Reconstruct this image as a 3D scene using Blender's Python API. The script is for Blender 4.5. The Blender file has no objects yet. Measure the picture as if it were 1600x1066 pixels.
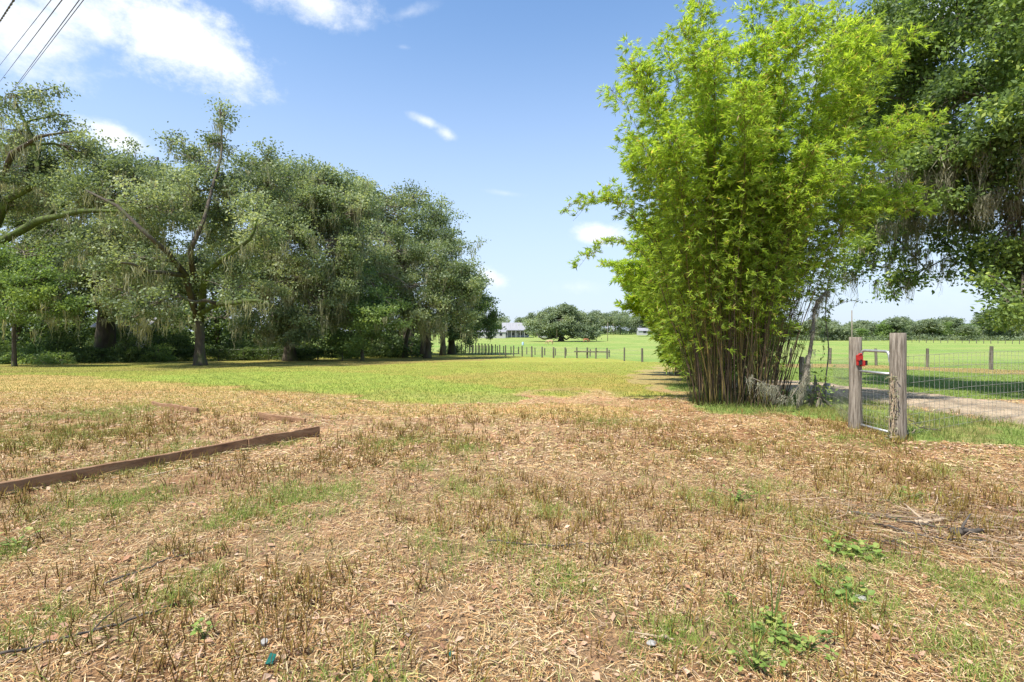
import bpy, math, random
import numpy as np
from mathutils import Vector
R = math.radians
rs = np.random.RandomState
random.seed(4)
scene = bpy.context.scene
COL = scene.collection

# ------------------------------------------------------------------ camera, light, exposure
EYE = 1.5
FPX = 800.0            # focal length in photograph pixels (1600 wide)
HOR = 518.0            # horizon row in the photograph
cam = bpy.data.cameras.new('camera')
cam.sensor_width = 36.0
cam.lens = 36.0 * FPX / 1600.0
cam.shift_y = -(533.0 - HOR) / 1600.0
cam.clip_start = 0.05
cam.clip_end = 4000
camo = bpy.data.objects.new('camera', cam)
camo.location = (0, 0, EYE)
camo.rotation_euler = (R(90), 0, 0)
COL.objects.link(camo)
scene.camera = camo

SUN_DIR = Vector((-0.36, -0.36, 0.86)).normalized()     # towards the sun
sun_el = math.asin(SUN_DIR.z)
sun_az = math.atan2(SUN_DIR.x, SUN_DIR.y)               # clockwise from +Y
sl = bpy.data.lights.new('sun', 'SUN')
sl.energy = 4.3
sl.angle = R(0.9)
sl.color = (1.0, 0.94, 0.84)
so = bpy.data.objects.new('sun', sl)
so.rotation_euler = SUN_DIR.to_track_quat('Z', 'Y').to_euler()
so.location = (-20, -20, 60)
COL.objects.link(so)

scene.view_settings.view_transform = 'Standard'
scene.view_settings.look = 'None'
scene.view_settings.gamma = 1.0
scene.view_settings.exposure = 0.90
scene.render.engine = 'CYCLES'
scene.cycles.max_bounces = 12
scene.cycles.transparent_max_bounces = 8
scene.cycles.diffuse_bounces = 8
scene.cycles.transmission_bounces = 8

world = bpy.data.worlds.new('World')
scene.world = world
world.use_nodes = True
wt = world.node_tree
wt.nodes.clear()
WN, WL = wt.nodes, wt.links


def wmath(op, a, b=None, c=None):
    n = WN.new('ShaderNodeMath'); n.operation = op
    for i, v in enumerate((a, b, c)):
        if v is None: continue
        if isinstance(v, (int, float)): n.inputs[i].default_value = v
        else: WL.new(v, n.inputs[i])
    return n.outputs[0]


sky = WN.new('ShaderNodeTexSky')
sky.sky_type = 'NISHITA'
sky.sun_disc = False
sky.sun_elevation = sun_el
sky.sun_rotation = sun_az
sky.altitude = 0
sky.air_density = 1.0
sky.dust_density = 0.6
sky.ozone_density = 1.6
tc = WN.new('ShaderNodeTexCoord')
sep = WN.new('ShaderNodeSeparateXYZ'); WL.new(tc.outputs['Generated'], sep.inputs[0])
az = wmath('ARCTAN2', sep.outputs[0], sep.outputs[1])
el = wmath('ARCSINE', sep.outputs[2])


def wnoise(scale, detail, rough, stretch=(1, 1, 1), off=(0, 0, 0)):
    mp = WN.new('ShaderNodeMapping')
    mp.inputs['Scale'].default_value = stretch
    mp.inputs['Location'].default_value = off
    WL.new(tc.outputs['Generated'], mp.inputs[0])
    n = WN.new('ShaderNodeTexNoise')
    n.inputs['Scale'].default_value = scale
    n.inputs['Detail'].default_value = detail
    n.inputs['Roughness'].default_value = rough
    WL.new(mp.outputs[0], n.inputs['Vector'])
    return n.outputs['Fac']


nA = wnoise(10.0, 10, 0.68, (1, 1, 1.4))
nB = wnoise(5.0, 6, 0.55, (1, 1, 1.3), (3, 1, 7))


def cloud(px, py, rw, rh, tilt=0.0, soft=0.55, dens=1.0):
    """one cloud of the sky, by its bearing and elevation"""
    a0 = math.atan2(px - 800, FPX)
    k = math.hypot(px - 800, FPX)
    e0 = math.atan2(HOR - py, k)
    ra = rw / FPX * math.cos(a0) ** 2
    re = rh / k * math.cos(e0) ** 2
    da = wmath('SUBTRACT', az, a0)
    de = wmath('SUBTRACT', el, e0)
    ct, st = math.cos(tilt), math.sin(tilt)
    u = wmath('ADD', wmath('MULTIPLY', da, ct / ra), wmath('MULTIPLY', de, st / ra))
    v = wmath('ADD', wmath('MULTIPLY', da, -st / re), wmath('MULTIPLY', de, ct / re))
    d = wmath('SQRT', wmath('ADD', wmath('MULTIPLY', u, u), wmath('MULTIPLY', v, v)))
    # noisy edge
    t = wmath('ADD', wmath('SUBTRACT', 1.0, d), wmath('MULTIPLY', wmath('SUBTRACT', nA, 0.47), 2.7))
    t = wmath('ADD', t, wmath('MULTIPLY', wmath('SUBTRACT', nB, 0.5), 1.2))
    n = WN.new('ShaderNodeMapRange'); n.interpolation_type = 'SMOOTHSTEP'
    WL.new(t, n.inputs[0])
    n.inputs[1].default_value = 0.0; n.inputs[2].default_value = soft * 1.5
    n.inputs[3].default_value = 0.0; n.inputs[4].default_value = dens
    return n.outputs[0]


clouds = [cloud(20, 40, 215, 100, 0.0, 0.9), cloud(140, 20, 150, 90, 0, .8), cloud(262, 66, 165, 70, -0.05, 0.7),
          cloud(340, 92, 92, 48, -0.42, 0.7), cloud(385, 118, 36, 22, -0.9, .9, .8), cloud(275, 18, 50, 20, 0, 1.2, 0.4),
          cloud(500, 8, 150, 44, -0.1, 0.9), cloud(560, 34, 60, 20, 0, 1, .7), cloud(640, 20, 50, 14, 0.3, 1.2, 0.5),
          cloud(668, 191, 36, 10, -0.30, 1.1, .9), cloud(700, 210, 28, 15, -0.4, 1.0, .9), cloud(190, 218, 75, 24, -0.2, 0.8), cloud(790, 302, 40, 6, -0.1, 1.2, 0.35),
          cloud(925, 366, 44, 20, 0, 0.8), cloud(768, 434, 36, 22, -0.3, 0.9, .9), cloud(905, 448, 50, 14, 0, 1.2, 0.4),
          cloud(1490, 440, 240, 60, 0, 1.4, .35), cloud(632, 74, 22, 8, 0, 1, .35), cloud(1380, 70, 180, 80, 0, .8)]
# more clouds behind and beside the camera, out of the picture
tot = None
for c in clouds:
    tot = c if tot is None else wmath('MAXIMUM', tot, c)
back = wmath('MULTIPLY', wmath('GREATER_THAN', 0.12, sep.outputs[1]), 0.8)
bm = WN.new('ShaderNodeMapRange'); bm.interpolation_type = 'SMOOTHSTEP'
WL.new(nB, bm.inputs[0]); bm.inputs[1].default_value = 0.5; bm.inputs[2].default_value = 0.68
tot = wmath('MAXIMUM', tot, wmath('MULTIPLY', bm.outputs[0], back))
# pale air low over the horizon
lowr = WN.new('ShaderNodeMapRange'); lowr.interpolation_type = 'SMOOTHSTEP'
WL.new(el, lowr.inputs[0])
lowr.inputs[1].default_value = R(-2); lowr.inputs[2].default_value = R(36)
lowr.inputs[3].default_value = 0.88; lowr.inputs[4].default_value = 0.0
SKYG = 1.0
mixh = WN.new('ShaderNodeMix'); mixh.data_type = 'RGBA'
tintn = WN.new('ShaderNodeMix'); tintn.data_type = 'RGBA'; tintn.blend_type = 'MULTIPLY'; tintn.inputs[0].default_value = 1
WL.new(sky.outputs[0], tintn.inputs[6]); tintn.inputs[7].default_value = (1.12, 1.30, 1.40, 1)
WL.new(lowr.outputs[0], mixh.inputs[0]); WL.new(tintn.outputs[2], mixh.inputs[6])
mixh.inputs[7].default_value = (3.85, 4.42, 5.5, 1)
mixc = WN.new('ShaderNodeMix'); mixc.data_type = 'RGBA'
WL.new(tot, mixc.inputs[0]); WL.new(mixh.outputs[2], mixc.inputs[6])
mixc.inputs[7].default_value = (6.3, 6.5, 6.8, 1)
bg = WN.new('ShaderNodeBackground')
bg.inputs['Strength'].default_value = 0.100
WL.new(mixc.outputs[2], bg.inputs['Color'])
wo = WN.new('ShaderNodeOutputWorld'); WL.new(bg.outputs[0], wo.inputs[0])


# ------------------------------------------------------------------ numeric helpers
def vnoise(x, y, seed=0):
    x = np.asarray(x, float); y = np.asarray(y, float)
    xi = np.floor(x).astype(np.int64); yi = np.floor(y).astype(np.int64)
    fx = x - xi; fy = y - yi
    fx = fx * fx * (3 - 2 * fx); fy = fy * fy * (3 - 2 * fy)

    def h(a, b):
        n = (a * 374761393 + b * 668265263 + seed * 974634777) & 0xffffffff
        n = ((n ^ (n >> 13)) * 1274126177) & 0xffffffff
        n = n ^ (n >> 16)
        return (n & 0xffff) / 65535.0
    return (h(xi, yi) * (1 - fx) + h(xi + 1, yi) * fx) * (1 - fy) + (h(xi, yi + 1) * (1 - fx) + h(xi + 1, yi + 1) * fx) * fy


def fbm(x, y, seed=0, oct=4):
    s = 0; a = 0.5; t = 0
    for i in range(oct):
        s = s + a * vnoise(x * 2 ** i + 17.3 * i, y * 2 ** i - 9.1 * i, seed + i); t += a; a *= 0.55
    return s / t


_ty = np.arange(-100, 1600, 0.5)
_tz = np.interp(_ty, [-100, 6, 12, 20, 31, 50, 75, 100, 150, 200, 250, 300, 500, 1600],
                [0, 0, -0.10, -0.40, -0.80, -1.40, -1.80, -2.10, -2.40, -2.25, -1.5, -0.5, 1.0, 1.0])
_k = np.hanning(15); _k /= _k.sum()
_tz = np.convolve(np.pad(_tz, 7, mode='edge'), _k, mode='valid')


def zb(y): return np.interp(y, _ty, _tz)


def zg(x, y):
    x = np.asarray(x, float); y = np.asarray(y, float)
    near = np.clip(1 - (y - 6) / 24, 0, 1)
    return zb(y) + near * (0.05 * (fbm(x * 1.1, y * 1.1, 5) - 0.5) + 0.022 * (fbm(x * 6, y * 6, 9, 3) - 0.5)) + 0.10 * (fbm(x * .12, y * .12, 3, 2) - .5) * np.clip((np.hypot(x, y) - 9) / 10, 0, 1)


def gp(px, py):
    """ground point seen at a row and column of the photograph (authoring aid)"""
    Y = 8.0
    for _ in range(200):
        Yn = (EYE - float(zb(Y))) * FPX / max(py - HOR, 0.5)
        Y = Y * 0.7 + min(Yn, 900) * 0.3
    return ((px - 800) / FPX * Y, Y)


def at(px, Y): return (px - 800) / FPX * Y


def inpoly(x, y, poly):
    x = np.asarray(x); y = np.asarray(y)
    ins = np.zeros(x.shape, bool)
    n = len(poly)
    for i in range(n):
        x1, y1 = poly[i]; x2, y2 = poly[(i + 1) % n]
        if y1 == y2: continue
        c = ((y1 > y) != (y2 > y)) & (x < (x2 - x1) * (y - y1) / (y2 - y1) + x1)
        ins ^= c
    return ins


# ------------------------------------------------------------------ mesh helpers
def link(o, parent=None):
    COL.objects.link(o)
    if parent is not None: o.parent = parent
    return o


def make_mesh(name, V, faces, mat=None, parent=None, tint=None, rnd=None, smooth=False, org=None, ptint=None):
    V = np.asarray(V, np.float32).reshape(-1, 3)
    if org is not None: V = V - np.asarray(org, np.float32)
    me = bpy.data.meshes.new(name)
    if isinstance(faces, np.ndarray): faces = [faces]
    faces = [f for f in faces if len(f)]
    idx = np.concatenate([f.reshape(-1) for f in faces]).astype(np.int32)
    tot_ = np.concatenate([np.full(len(f), f.shape[1], np.int32) for f in faces])
    st = np.concatenate([[0], np.cumsum(tot_)[:-1]]).astype(np.int32)
    me.vertices.add(len(V)); me.vertices.foreach_set('co', V.reshape(-1))
    me.loops.add(len(idx)); me.loops.foreach_set('vertex_index', idx)
    me.polygons.add(len(tot_)); me.polygons.foreach_set('loop_start', st)
    me.polygons.foreach_set('use_smooth', np.full(len(tot_), smooth, bool))
    me.update(calc_edges=True)
    if rnd is not None:
        a = me.attributes.new('rnd', 'FLOAT', 'FACE'); a.data.foreach_set('value', np.asarray(rnd, np.float32).reshape(-1))
    if tint is not None:
        a = me.attributes.new('tint', 'FLOAT_VECTOR', 'FACE'); a.data.foreach_set('vector', np.asarray(tint, np.float32).reshape(-1))
    if ptint is not None:
        a = me.attributes.new('tint', 'FLOAT_VECTOR', 'POINT'); a.data.foreach_set('vector', np.asarray(ptint, np.float32).reshape(-1))
    if mat: me.materials.append(mat)
    o = bpy.data.objects.new(name, me)
    return link(o, parent)


class Acc:
    """collects tubes, boxes and quads for one mesh"""
    def __init__(s): s.V = []; s.F4 = []; s.F3 = []; s.n = 0

    def add(s, V, F4=None, F3=None):
        V = np.asarray(V, float).reshape(-1, 3)
        if F4 is not None and len(F4): s.F4.append(np.asarray(F4, int) + s.n)
        if F3 is not None and len(F3): s.F3.append(np.asarray(F3, int) + s.n)
        s.V.append(V); s.n += len(V); return s

    def tube(s, path, rad, sides=8, cap=True, wob=0.0, rng=None):
        P = np.asarray(path, float); n = len(P)
        rad = np.broadcast_to(np.asarray(rad, float), (n,))
        T = np.gradient(P, axis=0); T /= (np.linalg.norm(T, axis=1)[:, None] + 1e-9)
        ref = np.array([0, 0, 1.0]) if abs(T[:, 2]).mean() < 0.8 else np.array([1.0, 0, 0])
        A = np.cross(T, ref); A /= (np.linalg.norm(A, axis=1)[:, None] + 1e-9)
        B = np.cross(T, A)
        th = np.arange(sides) / sides * 2 * np.pi
        rr = rad[:, None] * np.ones((1, sides))
        if wob:
            rr = rr * (1 + wob * (rng.rand(n, sides) - .5) + wob * (rng.rand(1, sides) - .5))
        V = P[:, None, :] + rr[..., None] * (np.cos(th)[None, :, None] * A[:, None, :] + np.sin(th)[None, :, None] * B[:, None, :])
        i = np.arange(n - 1)[:, None] * sides; j = np.arange(sides)[None, :]; j2 = (j + 1) % sides
        F = np.stack([i + j, i + j2, i + sides + j2, i + sides + j], -1).reshape(-1, 4)
        V = V.reshape(-1, 3); F3 = []
        if cap:
            V = np.vstack([V, P[0], P[-1]]); a = n * sides; jj = np.arange(sides)
            F3 = np.vstack([np.stack([np.full(sides, a), (jj + 1) % sides, jj], 1),
                            np.stack([np.full(sides, a + 1), (n - 1) * sides + jj, (n - 1) * sides + (jj + 1) % sides], 1)])
        return s.add(V, F, F3)

    def box(s, c, size, rotz=0.0, bev=0.0):
        c = np.asarray(c, float); h = np.asarray(size, float) / 2
        V = np.array([[x, y, z] for x in (-1, 1) for y in (-1, 1) for z in (-1, 1)], float) * h
        ca, sa = math.cos(rotz), math.sin(rotz)
        V = np.stack([V[:, 0] * ca - V[:, 1] * sa, V[:, 0] * sa + V[:, 1] * ca, V[:, 2]], 1) + c
        F = [[0, 1, 3, 2], [4, 6, 7, 5], [0, 4, 5, 1], [2, 3, 7, 6], [0, 2, 6, 4], [1, 5, 7, 3]]
        return s.add(V, F)

    def build(s, name, mat, parent=None, org=None, smooth=False, **k):
        fs = []
        if s.F4: fs.append(np.concatenate(s.F4))
        if s.F3: fs.append(np.concatenate(s.F3))
        return make_mesh(name, np.concatenate(s.V), fs, mat, parent, org=org, smooth=smooth, **k)


def norm(a): return a / (np.linalg.norm(a, axis=-1, keepdims=True) + 1e-9)


def ribbons(P, W, side):
    """P (N,S,3) centre lines, W (N,S) widths, side (N,3) -> verts, quads"""
    N, S, _ = P.shape
    o = side[:, None, :] * W[..., None] * 0.5
    V = np.stack([P - o, P + o], 2).reshape(-1, 3)
    b = (np.arange(N) * S * 2)[:, None] + (np.arange(S - 1) * 2)[None, :]
    F = np.stack([b, b + 1, b + 3, b + 2], -1).reshape(-1, 4)
    return V, F


def diamonds(P, D, Sd, L, W, belly=0.45, cup=None):
    """leaf quads: P base, D direction, Sd side, L length, W width"""
    L = np.asarray(L)[:, None]; W = np.asarray(W)[:, None]
    m = P + D * L * belly
    if cup is not None: m = m + cup
    V = np.stack([P, m + Sd * W * .5, P + D * L, m - Sd * W * .5], 1).reshape(-1, 3)
    F = np.arange(len(P) * 4).reshape(-1, 4)
    return V, F


def empty(name, loc, label=None, cat=None, group=None):
    o = bpy.data.objects.new(name, None); o.location = loc
    o.empty_display_size = 0.3
    COL.objects.link(o)
    if label: tag(o, label, cat, group)
    return o


def tag(o, label, cat, group=None, kind=None):
    o['label'] = label; o['category'] = cat
    if group: o['group'] = group
    if kind: o['kind'] = kind
    return o


# ------------------------------------------------------------------ materials
def nodes(name):
    m = bpy.data.materials.new(name); m.use_nodes = True
    nt = m.node_tree; nt.nodes.clear()
    out = nt.nodes.new('ShaderNodeOutputMaterial')
    return m, nt, nt.nodes, nt.links, out


def ramp(nt, stops):
    r = nt.nodes.new('ShaderNodeValToRGB'); e = r.color_ramp.elements
    while len(e) < len(stops): e.new(0.5)
    for i, (p, c) in enumerate(stops):
        e[i].position = p; e[i].color = (*c, 1)
    return r


def leaf_mat(name, stops, trans=0.35, tgain=1.5, rough=0.5, spec=0.35):
    m, nt, N, L, out = nodes(name)
    at_ = N.new('ShaderNodeAttribute'); at_.attribute_name = 'rnd'
    r = ramp(nt, stops); L.new(at_.outputs['Fac'], r.inputs[0])
    p = N.new('ShaderNodeBsdfPrincipled'); L.new(r.outputs[0], p.inputs['Base Color'])
    p.inputs['Roughness'].default_value = rough
    p.inputs['Specular IOR Level'].default_value = spec
    t = N.new('ShaderNodeBsdfTranslucent')
    g = N.new('ShaderNodeMix'); g.data_type = 'RGBA'; g.blend_type = 'MULTIPLY'; g.inputs[0].default_value = 1
    L.new(r.outputs[0], g.inputs[6]); g.inputs[7].default_value = (tgain * 1.15, tgain * 1.1, tgain * .6, 1)
    L.new(g.outputs[2], t.inputs[0])
    x = N.new('ShaderNodeMixShader'); x.inputs[0].default_value = trans
    L.new(p.outputs[0], x.inputs[1]); L.new(t.outputs[0], x.inputs[2]); L.new(x.outputs[0], out.inputs[0])
    return m


def tint_mat(name, rough=0.85, trans=0.0, var=0.0, spec=0.15):
    m, nt, N, L, out = nodes(name)
    a = N.new('ShaderNodeAttribute'); a.attribute_name = 'tint'
    p = N.new('ShaderNodeBsdfPrincipled')
    p.inputs['Roughness'].default_value = rough; p.inputs['Specular IOR Level'].default_value = spec
    L.new(a.outputs['Vector'], p.inputs['Base Color'])
    if trans:
        t = N.new('ShaderNodeBsdfTranslucent'); L.new(a.outputs['Vector'], t.inputs[0])
        x = N.new('ShaderNodeMixShader'); x.inputs[0].default_value = trans
        L.new(p.outputs[0], x.inputs[1]); L.new(t.outputs[0], x.inputs[2]); L.new(x.outputs[0], out.inputs[0])
    else: L.new(p.outputs[0], out.inputs[0])
    return m


def noise_mat(name, stops, scale=6.0, detail=6, rough=0.85, stretch=(1, 1, 1), bump=0.4, bscale=None, metallic=0.0, spec=0.3, bdist=0.02):
    m, nt, N, L, out = nodes(name)
    tcn = N.new('ShaderNodeTexCoord')
    mp = N.new('ShaderNodeMapping'); mp.inputs['Scale'].default_value = stretch
    L.new(tcn.outputs['Object'], mp.inputs[0])
    n = N.new('ShaderNodeTexNoise'); n.inputs['Scale'].default_value = scale; n.inputs['Detail'].default_value = detail
    n.inputs['Roughness'].default_value = 0.62
    L.new(mp.outputs[0], n.inputs['Vector'])
    r = ramp(nt, stops); L.new(n.outputs['Fac'], r.inputs[0])
    p = N.new('ShaderNodeBsdfPrincipled'); L.new(r.outputs[0], p.inputs['Base Color'])
    p.inputs['Roughness'].default_value = rough; p.inputs['Metallic'].default_value = metallic
    p.inputs['Specular IOR Level'].default_value = spec
    n2 = N.new('ShaderNodeTexNoise'); n2.inputs['Scale'].default_value = bscale or scale * 3; n2.inputs['Detail'].default_value = 5
    L.new(mp.outputs[0], n2.inputs['Vector'])
    b = N.new('ShaderNodeBump'); b.inputs['Strength'].default_value = bump; b.inputs['Distance'].default_value = bdist
    L.new(n2.outputs['Fac'], b.inputs['Height']); L.new(b.outputs[0], p.inputs['Normal'])
    L.new(p.outputs[0], out.inputs[0])
    return m


M = {}
M['oak_leaf'] = leaf_mat('oak_leaf', [(0, (.075, .105, .052)), (.35, (.140, .188, .092)), (.7, (.225, .285, .145)), (1, (.35, .40, .225))], trans=.40, tgain=1.4)
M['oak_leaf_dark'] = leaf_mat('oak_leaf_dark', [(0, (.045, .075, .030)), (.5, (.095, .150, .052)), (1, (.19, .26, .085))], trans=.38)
M['oak_leaf_green'] = leaf_mat('oak_leaf_green', [(0, (.085, .14, .050)), (.5, (.165, .25, .08)), (1, (.29, .38, .12))], trans=.42)
M['near_oak_leaf'] = leaf_mat('near_oak_leaf', [(0, (.080, .125, .046)), (.5, (.165, .245, .075)), (.85, (.28, .39, .10)), (1, (.48, .56, .15))], trans=.46)
M['far_leaf'] = leaf_mat('far_leaf', [(0, (.11, .145, .095)), (.5, (.185, .235, .14)), (1, (.29, .34, .19))])  # leaf tones lightened in place of distance haze
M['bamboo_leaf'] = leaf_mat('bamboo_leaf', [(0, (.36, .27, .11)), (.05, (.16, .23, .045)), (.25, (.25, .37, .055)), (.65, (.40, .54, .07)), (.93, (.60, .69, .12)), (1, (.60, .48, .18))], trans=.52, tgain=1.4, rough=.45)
M['weed_leaf'] = leaf_mat('weed_leaf', [(0, (.13, .20, .045)), (.6, (.22, .33, .075)), (1, (.38, .40, .12))], trans=.35)
M['moss'] = leaf_mat('spanish_moss', [(0, (.22, .225, .14)), (.5, (.34, .34, .22)), (1, (.50, .49, .34))], trans=.45, tgain=1.05, rough=.9, spec=.05)
M['moss_near'] = leaf_mat('near_moss', [(0, (.14, .14, .095)), (.5, (.26, .255, .175)), (1, (.42, .405, .29))], trans=.42, tgain=1.0, rough=.9, spec=.05)
M['moss_grey'] = leaf_mat('grey_moss', [(0, (.20, .20, .155)), (1, (.44, .43, .34))], trans=.35, tgain=1.0, rough=.9, spec=.05)
M['bark'] = noise_mat('oak_bark', [(.25, (.035, .028, .020)), (.5, (.085, .070, .052)), (.62, (.075, .088, .032)), (.8, (.18, .165, .135))], 2.2, 8, .9, (1, 1, .35), .8, 9, bdist=.06)
M['bark_moss'] = noise_mat('mossy_bark', [(.3, (.030, .026, .018)), (.45, (.06, .075, .020)), (.6, (.095, .14, .026)), (.8, (.16, .21, .042))], 2.4, 8, .95, (1, 1, 1), .9, 9, bdist=.06)
M['twig'] = noise_mat('twig_bark', [(.3, (.09, .075, .055)), (.7, (.24, .21, .165))], 8, 4)
M['weathered'] = noise_mat('weathered_wood', [(.30, (.050, .040, .030)), (.42, (.15, .125, .095)), (.55, (.26, .225, .18)), (.8, (.38, .34, .28))], 6, 10, .9, (9, 9, .55), 1.0, 10, bdist=.015)
M['old_post'] = noise_mat('old_post_wood', [(.3, (.06, .055, .04)), (.7, (.19, .175, .135))], 3, 5, .95, (3, 3, .5), .5)
M['galv'] = noise_mat('galvanised_steel', [(.3, (.34, .36, .37)), (.7, (.52, .54, .54))], 24, 6, .42, bump=.15, metallic=.55, bdist=.003)
M['wire'] = noise_mat('wire', [(.3, (.16, .15, .13)), (.7, (.34, .33, .30))], 12, 3, .6, metallic=.3, bump=0)
M['rust_board'] = noise_mat('stained_board', [(.22, (.06, .034, .022)), (.38, (.19, .105, .058)), (.6, (.30, .18, .10)), (.8, (.36, .26, .17))], 4, 9, .9, (1, 1, 4), .9, 22, bdist=.01)
M['dark_stick'] = noise_mat('dark_stick', [(.3, (.035, .028, .022)), (.7, (.13, .11, .09))], 9, 5)
M['pale_stick'] = noise_mat('pale_stick', [(.3, (.30, .22, .14)), (.7, (.50, .40, .28))], 14, 5)
M['straw'] = tint_mat('straw', .8, 0.12)
M['grass'] = tint_mat('grass_blades', .6, 0.3)
M['red'] = noise_mat('red_plastic', [(.3, (.30, .014, .012)), (.7, (.46, .035, .028))], 40, 5, .5, bump=.1)
M['black'] = noise_mat('black_metal', [(.3, (.012, .012, .012)), (.7, (.04, .04, .04))], 30, 3, .4, bump=.1)
M['cable'] = noise_mat('cable', [(.3, (.035, .033, .03)), (.7, (.07, .065, .06))], 3, 2, .6, bump=0)
M['white_paint'] = noise_mat('dull_white_paint', [(.3, (.32, .32, .31)), (.7, (.46, .46, .45))], 2, 4, .7, bump=.05)
M['metal_roof'] = noise_mat('metal_roof', [(.3, (.22, .22, .235)), (.7, (.33, .33, .35))], 1, 4, .6, (8, .2, .2), .3, metallic=.1)
M['grey_wall'] = noise_mat('grey_wall', [(.3, (.20, .20, .23)), (.7, (.28, .28, .31))], 2, 4, .8, bump=.1)
M['dark_glass'] = noise_mat('dark_glass', [(.3, (.02, .02, .025)), (.7, (.04, .04, .05))], 2, 2, .1, bump=0)
M['teal_glass'] = noise_mat('teal_glass', [(.3, (.008, .07, .055)), (.7, (.02, .13, .10))], 30, 2, .15, bump=0)
M['stone'] = noise_mat('pale_stone', [(.3, (.22, .21, .19)), (.7, (.40, .385, .36))], 20, 5, .8, bump=.4, bdist=.004)
M['rubber'] = noise_mat('rubber', [(.3, (.01, .01, .01)), (.7, (.03, .03, .03))], 10, 3, .7)
M['hide_tan'] = noise_mat('tan_hide', [(.3, (.38, .25, .14)), (.7, (.50, .35, .21))], 2, 3, .7, bump=0)
M['hide_red'] = noise_mat('chestnut_hide', [(.3, (.28, .10, .05)), (.7, (.40, .17, .09))], 2, 3, .7, bump=0)
M['mane'] = noise_mat('pale_mane', [(.3, (.55, .45, .30)), (.7, (.68, .58, .42))], 5, 3, .8, bump=0)
M['blue_plastic'] = noise_mat('blue_plastic', [(.3, (.30, .42, .55)), (.7, (.45, .58, .70))], 5, 3, .5, bump=0)


# ------------------------------------------------------------------ ground colours (albedo of the cover at a place)
def poly_px(pts): return [gp(*p) for p in pts]


TL = [(1130, 596, 602), (1180, 594, 607), (1240, 595, 614), (1300, 600, 622), (1370, 607, 629), (1440, 615, 640), (1520, 624, 653), (1600, 634, 666), (1720, 650, 688), (1900, 672, 722)]
P_ROAD = poly_px([(a_, b_) for a_, b_, c_ in TL] + [(a_, c_) for a_, b_, c_ in TL[::-1]])
P_STRIP2 = poly_px([(1180, 569), (1300, 568), (1450, 573), (1640, 580), (2100, 590), (2100, 600), (1640, 588), (1450, 580), (1300, 574), (1180, 575)])
P_GREEN = poly_px([(230, 589), (330, 583), (520, 580), (660, 590), (760, 603), (850, 622), (820, 630), (700, 631), (560, 622), (430, 606), (300, 598)])
P_TANL = poly_px([(-300, 590), (100, 586), (300, 602), (440, 612), (600, 630), (900, 634), (1050, 640), (900, 655), (500, 648), (200, 640), (-400, 640)])
P_TANC = poly_px([(640, 592), (720, 583), (830, 578), (930, 583), (1010, 590), (1000, 610), (900, 612), (800, 605), (700, 600)])
P_BROWN1 = poly_px([(-400, 566), (0, 567), (300, 564), (560, 560), (800, 556), (760, 563), (560, 571), (320, 578), (0, 584), (-400, 590)])
P_BAREB = poly_px([(1010, 572), (1045, 572), (1075, 600), (1100, 625), (1040, 618), (1000, 600), (985, 588)])
P_BAMG = poly_px([(1030, 600), (1070, 612), (1080, 632), (1110, 645), (1180, 652), (1260, 652), (1320, 660), (1400, 690), (1470, 690), (1610, 700), (1900, 760), (1900, 690), (1610, 665), (1500, 655), (1420, 637), (1330, 622), (1240, 616), (1100, 600)])
P_LITR = poly_px([(1420, 690), (1500, 690), (1640, 700), (1900, 730), (1900, 900), (1600, 790), (1500, 740), (1400, 700)])

GREENS = [(190, 735, 100, 22), (175, 790, 120, 26), (30, 850, 60, 40), (460, 775, 90, 20), (530, 770, 40, 34), (640, 730, 50, 16), (740, 760, 60, 22),
          (430, 800, 90, 30), (340, 830, 70, 40), (60, 690, 120, 30), (140, 650, 120, 20), (620, 690, 70, 16), (720, 700, 60, 14), (850, 800, 60, 18),
          (1140, 780, 110, 24), (1230, 770, 90, 20), (1010, 845, 60, 18), (880, 910, 60, 30), (600, 1040, 120, 40), (1180, 1000, 60, 50),
          (1330, 860, 60, 50), (1330, 930, 60, 50), (1540, 930, 80, 60), (1520, 1040, 90, 50), (1500, 740, 50, 14), (1110, 700, 70, 10), (960, 660, 90, 8), (1350, 690, 80, 12),
          (1050, 1000, 70, 40), (300, 920, 50, 40), (100, 960, 60, 50), (1420, 780, 40, 14), (430, 690, 50, 12), (270, 700, 70, 14), (800, 860, 40, 20), (700, 850, 60, 30)]
GB = []
for (px, py, rw, rh) in GREENS:
    x0, y0 = gp(px, py); x1, y1 = gp(px + rw, py); x2, y2 = gp(px, py - rh)
    GB.append((x0, y0, abs(x1 - x0), abs(y2 - y0)))


def greenness(X, Y):
    g = np.zeros(np.shape(X))
    wx = X + .5 * (fbm(X * 2, Y * 2, 31) - .5); wy = Y + .5 * (fbm(X * 2, Y * 2, 37) - .5)
    for (a, b, rx, ry) in GB:
        d = ((wx - a) / rx) ** 2 + ((wy - b) / ry) ** 2
        g = np.maximum(g, np.clip(1.25 - d, 0, 1))
    g = g * np.clip((fbm(X * 5, Y * 5, 41) - .28) * 2.6, 0, 1)
    base = np.clip((fbm(X * 1.3, Y * 1.3, 51) - .52) * 3.5, 0, 1) * .6
    left = np.clip(1 - np.hypot((X + 7) / 4.5, (Y - 7.5) / 3), 0, 1) * np.clip((fbm(X * 2, Y * 2, 52) - .3) * 3, 0, 1) * .9
    return np.clip(np.maximum(np.maximum(g, base * .5), left), 0, 1)


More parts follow.
